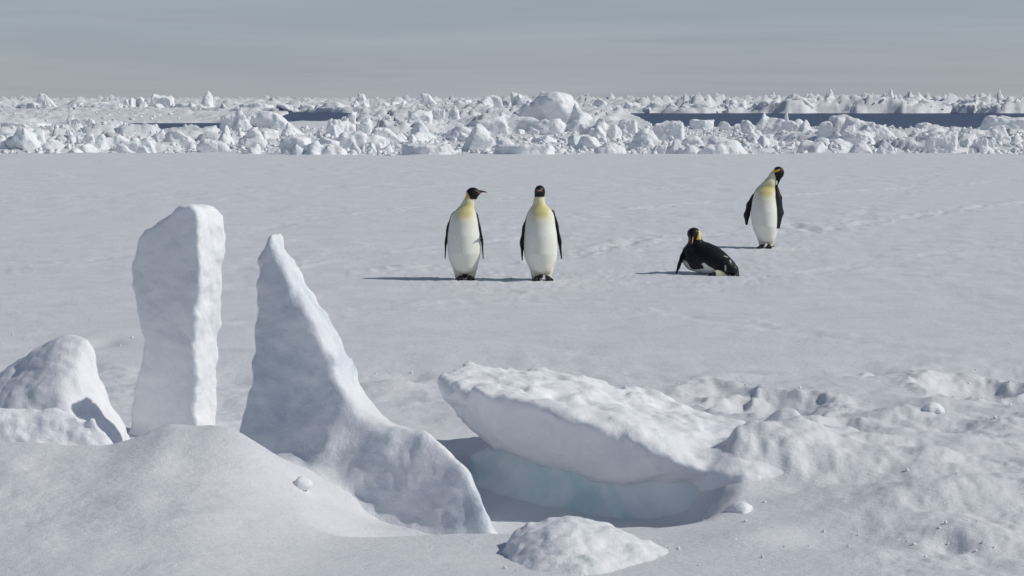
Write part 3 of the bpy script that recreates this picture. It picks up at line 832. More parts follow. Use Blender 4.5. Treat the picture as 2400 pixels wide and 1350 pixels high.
def standing(name, px, py, zs, cxs, As, headf, flips, feet, headc, label, yaw_black=0.0):
    """zs/cxs/As: height, centre and half width of the trunk; headf adds neck, head and bill; flips: flat limbs"""
    zs = np.array(zs); cxs = np.array(cxs); As = np.array(As)
    g = ground(px, py)
    zb, zt = zs[0], zs[-1]
    def depth(z): return np.interp(z, [0.07, 0.15, 0.30, 0.5, 0.65, 0.76, 0.83, 0.95], [0.11, 0.15, 0.185, 0.18, 0.155, 0.115, 0.07, 0.05]).astype(np.float32)
    def cyf(z): return np.interp(z, [0.07, 0.3, 0.6, 0.8, 0.95], [0.02, -0.005, 0.0, 0.0, -0.01]).astype(np.float32)
    def trunk(P):
        z = P[2]; zc = np.clip(z, zb, zt)
        a = interp_s(zc, zs, As); cx = interp_s(zc, zs, cxs); b = depth(zc); cy = cyf(zc)
        k = np.sqrt(((P[0] - cx) / a) ** 2 + ((P[1] - cy) / b) ** 2)
        d = (k - 1) * np.minimum(a, b)
        return smax(d, np.maximum(z - zt, zb - z), 0.05)
    def f(P):
        d = trunk(P)
        for s, (fx, fz) in zip((-1, 1), feet['legs']):
            d = smin(d, capsule(P, (fx, 0.02, 0.13), (fx, 0.0, 0.045), 0.055, 0.040), 0.025)
        d = headf(P, d)
        for fl in flips:
            d = smin(d, flatlimb(P, *fl), 0.008)
        # feet: three toes each
        for (fx, yaw) in feet['feet']:
            for k, sp in enumerate((-0.42, 0.0, 0.42)):
                a_ = sp + yaw
                L = 0.115 if k == 1 else 0.095
                d = smin(d, capsule(P, (fx, -0.035, 0.030), (fx + math.sin(a_) * L, -0.04 - math.cos(a_) * L, 0.012), 0.024, 0.011), 0.010)
        # tail
        tx = feet.get('tail', 0.0)
        d = smin(d, flatlimb(P, [(tx * 0.6, 0.09, 0.13), (tx, 0.18, 0.015)], (1, 0, 0), (0.06, 0.025), (0.03, 0.012)), 0.02)
        return d
    def colf(V):
        P = [V[:, 0].astype(np.float32), V[:, 1].astype(np.float32), V[:, 2].astype(np.float32)]
        x, y, z = P
        zc = np.clip(z, zb, zt)
        a = interp_s(zc, zs, As); cx = interp_s(zc, zs, cxs); b = depth(zc); cy = cyf(zc)
        ny = (y - cy) / b; nx = (x - cx) / a
        n = vnoise(x * 40, y * 40, z * 14, 5) * 0.05
        C = np.tile(WHITE, (len(V), 1))
        neck = sstep(0.52, 0.80, z) * sstep(0.35, -0.5, ny) * sstep(1.15, 0.35, np.abs(nx + 0.0) * sstep(0.86, 0.74, z))
        patch = sstep(1.05, 0.30, np.sqrt((nx * 1.0 - 0.10) ** 2 + ((z - 0.78) / 0.13) ** 2))
        C = mixc(C, YEL, np.clip(neck * (0.55 + 0.75 * patch), 0, 1) * 0.95)
        low = sstep(0.14, 0.05, z); C = mixc(C, np.array((0.62, 0.60, 0.44)), low * 0.7)
        back = sstep(-0.02, 0.08, ny + n + 0.06 + 0.20 * sstep(0.45, 0.7, z) * sstep(0.86, 0.80, z) - 0.15 * sstep(0.80, 0.86, z)) * sstep(0.05, 0.09, z)
        C = mixc(C, BLACK + 0.006, back)
        # flippers, feet and tail are dark
        dt = trunk(P)
        for fl in flips:
            df = flatlimb(P, *fl)
            m = sstep(0.010, 0.004, df) * sstep(-0.012, 0.004, dt)
            C = mixc(C, SLATE, m)
        lg = np.minimum.reduce([capsule(P, (fx, 0.02, 0.13), (fx, 0.0, 0.045), 0.055, 0.040) for fx, _ in feet['legs']])
        m = sstep(0.060, 0.050, z) * sstep(0.0, 0.012, lg); m = np.maximum(m, sstep(0.030, 0.022, z)); C = mixc(C, np.array((0.02, 0.019, 0.019)), m)
        st = sstep(0.0, 0.7, vnoise(x * 9, y * 9, z * 5, 31)) * sstep(0.75, 0.3, z) * 0.35
        C = C * (1 - st[:, None] * np.array((0.10, 0.12, 0.26))[None, :])
        C = headc(P, C, back)
        return {'plumage': np.concatenate([C, np.ones((len(V), 1))], 1)}
    V, Q, attr = sdf_mesh(name, f, (-0.30, -0.24, 0.0), (0.32, 0.26, 1.12), 0.0075, M_PENG, colf)
    me = mesh_np(name, V, Q, M_PENG, True, attr)
    return link(name, me, (g[0], g[1], float(H(np.array([g[0]]), np.array([g[1]]))[0]) - 0.004), label=label, cat='penguin', group='emperor penguins on the snow field')

def eye(parent, p, r=0.007):
    bm = bmesh.new(); bmesh.ops.create_icosphere(bm, subdivisions=2, radius=r)
    me = bpy.data.meshes.new('eye'); bm.to_mesh(me); bm.free(); me.materials.append(M_EYE)
    for q in me.polygons: q.use_smooth = True
    return link('eye', me, p, parent)

# 1: looks to the right
def h1(P, d):
    d = smin(d, capsule(P, (0.040, 0.0, 0.84), (0.068, 0.0, 0.935), 0.056, 0.052), 0.03)
    d = smin(d, ellips(P, (0.092, 0.0, 0.965), (0.072, 0.056, 0.060)), 0.03)
    d = smin(d, capsule(P, (0.085, 0, 0.935), (0.105, 0, 0.915), 0.045, 0.030), 0.03)
    d = smin(d, capsule(P, (0.13, 0, 0.965), (0.185, 0, 0.978), 0.032, 0.013), 0.02)
    d = smin(d, capsule(P, (0.180, 0, 0.978), (0.222, 0, 0.978), 0.012, 0.0085), 0.012)
    return smin(d, capsule(P, (0.222, 0, 0.978), (0.247, 0, 0.966), 0.0085, 0.0045), 0.006)
def c1(P, C, back):
    x, y, z = P
    hd = sstep(0.888, 0.900, z + 0.25 * np.maximum(0.10 - x, -0.02) * 0 + 0.0) * sstep(0.040, 0.050, x + 0.45 * (z - 0.94))
    top = sstep(0.968, 0.978, z + 0.3 * (x - 0.03))
    m = np.maximum(hd, top)
    C = mixc(C, BLACK, m)
    ear = sstep(0.018, 0.012, np.abs(x - 0.034 - 0.25 * (z - 0.93))) * sstep(0.050, 0.035, np.abs(z - 0.945)) * sstep(-0.01, 0.01, np.abs(y) - 0.012) * (1 - hd) * sstep(0.985, 0.965, z)
    C = mixc(C, ORA, ear)
    pk = sstep(0.145, 0.155, x) * sstep(0.215, 0.205, x) * sstep(0.006, 0.003, np.abs(z - 0.968 - 0.12 * (x - 0.17)))
    return mixc(C, PINK, pk * 0.8)
p1 = standing('penguin', 1089.2, 655,
              [0.07, 0.10, 0.125, 0.223, 0.321, 0.42, 0.517, 0.615, 0.713, 0.762, 0.80, 0.86, 0.90],
              [0.005, 0.004, 0.002, -0.005, -0.005, -0.008, -0.01, -0.01, -0.008, 0.004, 0.022, 0.037, 0.049],
              [0.095, 0.118, 0.136, 0.168, 0.184, 0.184, 0.175, 0.163, 0.145, 0.122, 0.088, 0.061, 0.05], h1,
              [([(-0.135, 0.02, 0.715), (-0.185, 0.02, 0.58), (-0.208, 0.02, 0.42), (-0.217, 0.015, 0.245)], (0.12, 1, 0), (0.035, 0.050, 0.046, 0.018), (0.016, 0.012, 0.010, 0.006)),
               ([(0.135, 0.02, 0.71), (0.165, 0.02, 0.58), (0.192, 0.02, 0.44), (0.204, 0.01, 0.245)], (-0.12, 1, 0), (0.035, 0.050, 0.046, 0.018), (0.016, 0.012, 0.010, 0.006))],
              {'legs': [(-0.070, 0), (0.078, 0)], 'feet': [(-0.045, -0.15), (0.055, 0.15)], 'tail': 0.0}, c1,
              'emperor penguin standing with its bill turned to the right, leftmost bird')
eye(p1, (0.118, -0.047, 0.978)); eye(p1, (0.118, 0.047, 0.978))

# 2: faces the camera
def h2(P, d):
    d = smin(d, capsule(P, (-0.022, 0.0, 0.85), (-0.014, 0.0, 0.95), 0.054, 0.052), 0.03)
    d = smin(d, ellips(P, (-0.012, -0.012, 0.985), (0.057, 0.066, 0.064)), 0.03)
    d = smin(d, capsule(P, (-0.018, -0.055, 0.985), (-0.032, -0.10, 1.000), 0.030, 0.014), 0.02)
    d = smin(d, capsule(P, (-0.032, -0.10, 1.000), (-0.044, -0.14, 1.003), 0.013, 0.0085), 0.012)
    return smin(d, capsule(P, (-0.044, -0.14, 1.003), (-0.052, -0.165, 0.996), 0.0085, 0.0045), 0.006)
def c2(P, C, back):
    x, y, z = P
    m = sstep(0.916, 0.926, z + 0.10 * y * 0)
    C = mixc(C, BLACK, m)
    ear = sstep(0.030, 0.042, x) * sstep(0.045, 0.030, np.abs(z - 0.945)) * sstep(0.035, 0.02, np.abs(y - 0.012))
    C = mixc(C, ORA, ear)
    ear = sstep(-0.054, -0.066, x) * sstep(0.045, 0.030, np.abs(z - 0.945)) * sstep(0.035, 0.02, np.abs(y - 0.022))
    C = mixc(C, ORA, ear)
    pk = sstep(-0.072, -0.080, y) * sstep(-0.150, -0.140, y) * sstep(0.006, 0.003, np.abs(z - 0.993 + 0.10 * (y + 0.1)))
    return mixc(C, PINK, pk * 0.9)
p2 = standing('penguin', 1267.5, 656,
              [0.07, 0.10, 0.132, 0.23, 0.328, 0.426, 0.524, 0.622, 0.72, 0.768, 0.80, 0.837, 0.87, 0.92],
              [0.010, 0.007, 0.005, 0.0, -0.002, -0.002, -0.003, -0.007, -0.005, -0.005, -0.003, -0.020, -0.022, -0.017],
              [0.092, 0.112, 0.130, 0.174, 0.185, 0.187, 0.178, 0.167, 0.152, 0.132, 0.106, 0.070, 0.057, 0.05], h2,
              [([(-0.140, 0.02, 0.70), (-0.180, 0.01, 0.58), (-0.208, 0.0, 0.42), (-0.206, -0.015, 0.232)], (0.45, 1, 0), (0.035, 0.050, 0.046, 0.018), (0.016, 0.012, 0.010, 0.006)),
               ([(0.135, 0.02, 0.745), (0.168, 0.02, 0.62), (0.205, 0.02, 0.44), (0.228, 0.02, 0.245)], (-0.35, 1, 0), (0.035, 0.052, 0.050, 0.018), (0.016, 0.012, 0.010, 0.006))],
              {'legs': [(-0.065, 0), (0.085, 0)], 'feet': [(-0.040, -0.15), (0.075, 0.2)], 'tail': 0.0}, c2,
              'emperor penguin standing upright with its face and belly towards the viewer')
eye(p2, (0.030, -0.050, 1.000)); eye(p2, (-0.056, -0.048, 1.000))

# 3: preens its shoulder
def h3(P, d):
    d = smin(d, capsule(P, (0.060, 0.0, 0.88), (0.105, 0.0, 0.965), 0.070, 0.052), 0.04)
    d = smin(d, capsule(P, (0.105, 0.0, 0.965), (0.160, -0.005, 1.025), 0.052, 0.056), 0.03)
    d = smin(d, ellips(P, (0.178, -0.010, 1.012), (0.070, 0.058, 0.078)), 0.03)
    d = smin(d, capsule(P, (0.186, -0.020, 0.975), (0.174, -0.035, 0.915), 0.040, 0.019), 0.02)
    d = smin(d, capsule(P, (0.174, -0.035, 0.915), (0.164, -0.040, 0.870), 0.018, 0.010), 0.012)
    return smin(d, capsule(P, (0.164, -0.040, 0.870), (0.154, -0.040, 0.838), 0.010, 0.006), 0.006)
def c3(P, C, back):
    x, y, z = P
    m = sstep(0.106, 0.118, x - 0.10 * (z - 1.0) - 0.35 * np.maximum(1.0 - z, 0)) * sstep(0.83, 0.84, z) * sstep(0.0, 0.01, (x - 0.13) + 0.6 * (z - 0.84))
    m = np.maximum(m, sstep(1.062, 1.072, z))
    C = mixc(C, BLACK, m)
    ear = sstep(0.042, 0.030, np.abs(x - 0.142)) * sstep(0.018, 0.010, np.abs(z - 1.038 - 0.35 * (x - 0.142)))
    C = mixc(C, ORA, ear * sstep(0.012, 0.02, np.abs(y)))
    return C
p3 = standing('penguin', 1792, 581,
              [0.07, 0.10, 0.146, 0.243, 0.34, 0.438, 0.535, 0.632, 0.73, 0.778, 0.827, 0.876, 0.92],
              [0.026, 0.025, 0.024, 0.010, 0.0, -0.005, -0.009, -0.012, -0.005, 0.003, 0.019, 0.045, 0.070],
              [0.088, 0.106, 0.126, 0.163, 0.175, 0.183, 0.179, 0.167, 0.151, 0.136, 0.116, 0.085, 0.058], h3,
              [([(-0.150, 0.05, 0.70), (-0.200, 0.07, 0.58), (-0.235, 0.07, 0.44), (-0.238, 0.06, 0.325)], (1, 0.25, 0.2), (0.03, 0.042, 0.040, 0.022), (0.016, 0.013, 0.011, 0.008)),
               ([(0.145, -0.02, 0.835), (0.180, -0.05, 0.68), (0.200, -0.07, 0.48), (0.172, -0.09, 0.285)], (1, 0.35, -0.05), (0.020, 0.040, 0.042, 0.022), (0.018, 0.014, 0.012, 0.009))],
              {'legs': [(-0.035, 0), (0.080, 0)], 'feet': [(-0.040, -0.45), (0.055, -0.25)], 'tail': 0.13}, c3,
              'emperor penguin standing farther back, head bent down to preen its shoulder')
eye(p3, (0.205, -0.060, 1.010)); 

# 4: lies on its belly
def peng4():
    g = ground(1658, 642)
    chain = [(-0.115, 0.13, 0.188, 0.168), (-0.04, 0.06, 0.182, 0.178), (0.04, -0.01, 0.160, 0.166), (0.12, -0.08, 0.128, 0.138), (0.20, -0.15, 0.096, 0.102), (0.265, -0.20, 0.070, 0.068)]
    fl_far = ([(-0.245, 0.15, 0.265), (-0.285, 0.10, 0.19), (-0.320, 0.06, 0.10), (-0.352, 0.03, 0.018)], (0.5, 1, 0.1), (0.045, 0.048, 0.042, 0.018), (0.022, 0.016, 0.012, 0.008))
    fl_near = ([(-0.205, -0.01, 0.255), (-0.185, -0.06, 0.190), (-0.150, -0.09, 0.130), (-0.105, -0.115, 0.100)], (0.9, -0.3, 0.35), (0.05, 0.065, 0.060, 0.030), (0.022, 0.018, 0.015, 0.010))
    def body(P):
        d = None
        for i in range(len(chain) - 1):
            a, b = chain[i], chain[i + 1]
            e = capsule(P, a[:3], b[:3], a[3], b[3])
            d = e if d is None else smin(d, e, 0.04)
        return smax(d, 0.004 - P[2], 0.06)
    def f(P):
        d = body(P)
        d = smin(d, capsule(P, (-0.125, 0.13, 0.27), (-0.135, 0.08, 0.39), 0.125, 0.072), 0.05)
        d = smin(d, capsule(P, (-0.135, 0.08, 0.39), (-0.150, 0.03, 0.455), 0.072, 0.068), 0.03)
        d = smin(d, ellips(P, (-0.162, 0.005, 0.466), (0.072, 0.074, 0.070)), 0.03)
        d = smin(d, capsule(P, (-0.178, -0.045, 0.445), (-0.190, -0.085, 0.395), 0.036, 0.015), 0.02)
        d = smin(d, capsule(P, (-0.190, -0.085, 0.395), (-0.194, -0.105, 0.350), 0.014, 0.006), 0.01)
        for fl in (fl_far, fl_near):
            d = smin(d, flatlimb(P, *fl), 0.012)
        d = smin(d, flatlimb(P, [(0.24, -0.19, 0.11), (0.315, -0.245, 0.022)], (0.6, 0.8, 0), (0.06, 0.03), (0.03, 0.012)), 0.03)
        for (a, b) in (((0.10, -0.22, 0.035), (0.0, -0.24, 0.022)), ((0.10, -0.22, 0.035), (0.02, -0.265, 0.020)), ((0.27, -0.14, 0.03), (0.325, -0.20, 0.03))):
            d = smin(d, capsule(P, a, b, 0.030, 0.014), 0.012)
        d = smin(d, capsule(P, (0.15, -0.20, 0.05), (0.10, -0.225, 0.03), 0.07, 0.04), 0.03)
        return d
    bx = (np.array((330, 600, 660, 720, 850, 960, 1090, 1200, 1330)) - 850) * 0.000506
    bz = (1190 - np.array((870, 1025, 990, 890, 970, 1045, 1050, 1140, 1200))) * 0.000506
    def colf(V):
        x, y, z = [V[:, i].astype(np.float32) for i in range(3)]
        P = [x, y, z]
        n = vnoise(x * 45, y * 45, z * 45, 5) * 0.008
        s = np.interp(x, bx, bz)
        C = np.tile(BLACK, (len(V), 1))
        C = mixc(C, WHITE, sstep(0.006, -0.006, z - s + n))
        yel = sstep(0.085, 0.10, x) * sstep(0.20, 0.185, x) * sstep(0.005, -0.005, z - s + n)
        C = mixc(C, np.array((0.70, 0.70, 0.42)), yel)
        for fl, zz in ((fl_far, 0), (fl_near, 0)):
            C = mixc(C, BLACK * 1.6, sstep(0.012, 0.005, flatlimb(P, *fl)))
        tail = sstep(0.20, 0.215, x); C = mixc(C, BLACK, tail)
        ft = np.minimum.reduce([capsule(P, a, b, 0.030, 0.014) for a, b in (((0.10, -0.22, 0.035), (0.0, -0.24, 0.022)), ((0.10, -0.22, 0.035), (0.02, -0.265, 0.020)))])
        C = mixc(C, np.array((0.02, 0.018, 0.018)), sstep(0.008, 0.003, ft) * sstep(0.10, 0.085, x))
        # snow crumbs caught on the rump
        cr = sstep(0.62, 0.72, vnoise(x * 34, y * 34, z * 18, 77)) * sstep(0.15, 0.18, x) * sstep(0.27, 0.25, x) * sstep(0.05, 0.08, z)
        C = mixc(C, WHITE, cr * 0.55)
        # ear patch on the cheek towards the right of the picture
        ear = sstep(0.0, 0.010, (x + 0.128) - 0.25 * (z - 0.45)) * sstep(0.060, 0.045, np.abs(z - 0.452)) * sstep(0.055, 0.03, np.abs(y + 0.005))
        ed = np.clip((x + 0.130) / 0.040, 0, 1)
        pc = ORA[None, :] * (1 - ed[:, None]) + np.array((0.86, 0.74, 0.32))[None, :] * ed[:, None]
        C = C * (1 - ear[:, None]) + pc * ear[:, None]
        pk = sstep(-0.060, -0.068, y) * sstep(0.355, 0.365, z) * sstep(0.44, 0.43, z) * sstep(0.004, 0.001, np.abs(x + 0.178 + 0.12 * (0.42 - z)) - 0.003) * sstep(-0.15, -0.16, x)
        C = mixc(C, np.array((0.75, 0.28, 0.16)), pk)
        return {'plumage': np.concatenate([C, np.ones((len(V), 1))], 1)}
    V, Q, attr = sdf_mesh('penguin', f, (-0.40, -0.30, 0.0), (0.37, 0.34, 0.56), 0.0075, M_PENG, colf)
    me = mesh_np('penguin', V, Q, M_PENG, True, attr)
    o = link('penguin', me, (g[0], g[1], float(H(np.array([g[0]]), np.array([g[1]]))[0]) - 0.006), label='emperor penguin lying on its belly with its black back towards the viewer', cat='penguin', group='emperor penguins on the snow field')
    eye(o, (-0.112, -0.052, 0.485)); eye(o, (-0.215, -0.045, 0.480))
peng4()

# ------------------------------------------------------------------ rubble beyond the field
def chunk_sdf(kind, w, dep, h, seed, res):
    """an ice block of the given kind, width, depth, height, standing on z=0 (sunk a little)"""
    r = np.random.default_rng(seed)
    def pts_for(kind, cx=0, cy=0, W=1.0, D=1.0, Hh=1.0):
        p = []
        if kind == 'pyramid':
            n = 6
            for i in range(n):
                a = i * 2 * math.pi / n + r.uniform(-.3, .3); p.append((0.5 * math.cos(a), 0.5 * math.sin(a), -0.15))
                p.append((0.42 * math.cos(a + .4) * r.uniform(.6, 1), 0.42 * math.sin(a + .4), r.uniform(0.15, 0.5)))
            ax = r.uniform(-.2, .2); p += [(ax, r.uniform(-.1, .1), 1.0), (ax + r.uniform(.05, .2), 0.1, 0.85)]
        elif kind == 'plate':
            for i in range(8):
                a = i * math.pi / 4 + r.uniform(-.25, .25)
                for z in (-0.1, r.uniform(.75, 1.0)):
                    p.append((0.5 * math.cos(a), 0.5 * math.sin(a), z))
        elif kind == 'lean':      # a plate heaved up on its side
            s = r.choice((-1, 1))
            for (x, z) in ((-.5, .75), (-.38, 1.0), (-.1, .92), (.5, 0.0), (.35, -.15), (-.2, .25), (-.5, .5)):
                for y in (-.5, .5):
                    p.append((x * 1.0 + r.uniform(-.03, .03), y + r.uniform(-.12, .12), z + r.uniform(-.05, .05)))
        elif kind == 'block':
            for x in (-.5, .5):
                for y in (-.5, .5):
                    for z in (-.15, 1):
                        p.append((x * r.uniform(.7, 1), y * r.uniform(.7, 1), z * r.uniform(.7, 1)))
            p += [(r.uniform(-.3, .3), r.uniform(-.3, .3), 1.0), (.5, 0, .4), (-.5, .1, .35)]
        else:                     # round
            for i in range(16):
                v = r.normal(size=3); v /= np.linalg.norm(v)
                p.append((v[0] * .5, v[1] * .5, 0.42 + 0.58 * v[2]))
            p += [(0, 0, 1.0)]
        return [(cx + a * W, cy + b * D, c * Hh) for a, b, c in p]
    dep = dep
    if kind in ('mound', 'dome'):
        parts = []
        n = 13 if kind == 'mound' else 3
        for i in range(n):
            cx = r.uniform(-.36, .36) if kind == 'mound' else (0, -.2, .22)[i]
            ww = r.uniform(.18, .50) if kind == 'mound' else (0.8, .5, .55)[i]
            hh = (1.0 - 0.9 * abs(cx)) * r.uniform(.55, 1.0) if kind == 'mound' else (1.0, .82, .62)[i]
            parts.append(pts_for(r.choice(['round', 'block', 'pyramid', 'lean', 'block']) if kind == 'mound' else 'round', cx, r.uniform(-.3, .3), ww, ww * 1.1, hh))
    else:
        parts = [pts_for(kind)]
    parts = [[(a * w, b * dep, c * h) for a, b, c in q] for q in parts]
    s = min(w, h, dep)
    rnd = {'round': .045, 'dome': .06, 'mound': .025}.get(kind, .022) * s
    def f(P):
        wv = vnoise(P[0] * 1.7 / s, P[1] * 1.7 / s, P[2] * 1.7 / s, seed)
        wu = vnoise(P[0] * 1.7 / s, P[1] * 1.7 / s, P[2] * 1.7 / s, seed + 1)
        Q = [P[0] + .10 * s * wv, P[1], P[2] + .08 * s * wu]
        d = None
        for q in parts:
            e = hull(Q, q, rnd)
            d = e if d is None else smin(d, e, .05 * s)
        rd = fbm3(P, 3.4 / s, 4, seed + 3, 0.6)
        return d + .10 * s * rd + 0.05 * s * np.abs(fbm3(P, 2.2 / s, 3, seed + 8))
    hx = max(w, dep, h) / res
    V, Q, _ = sdf_mesh('c', f, (-.55 * w, -.55 * dep, -.2 * h), (.55 * w, .55 * dep, 1.08 * h), hx, None)
    # to the exact width and height
    V[:, 0] -= (V[:, 0].max() + V[:, 0].min()) / 2; V[:, 0] *= w / (V[:, 0].max() - V[:, 0].min())
    V[:, 2] *= h / max(V[:, 2].max(), 1e-3)
    return V, Q

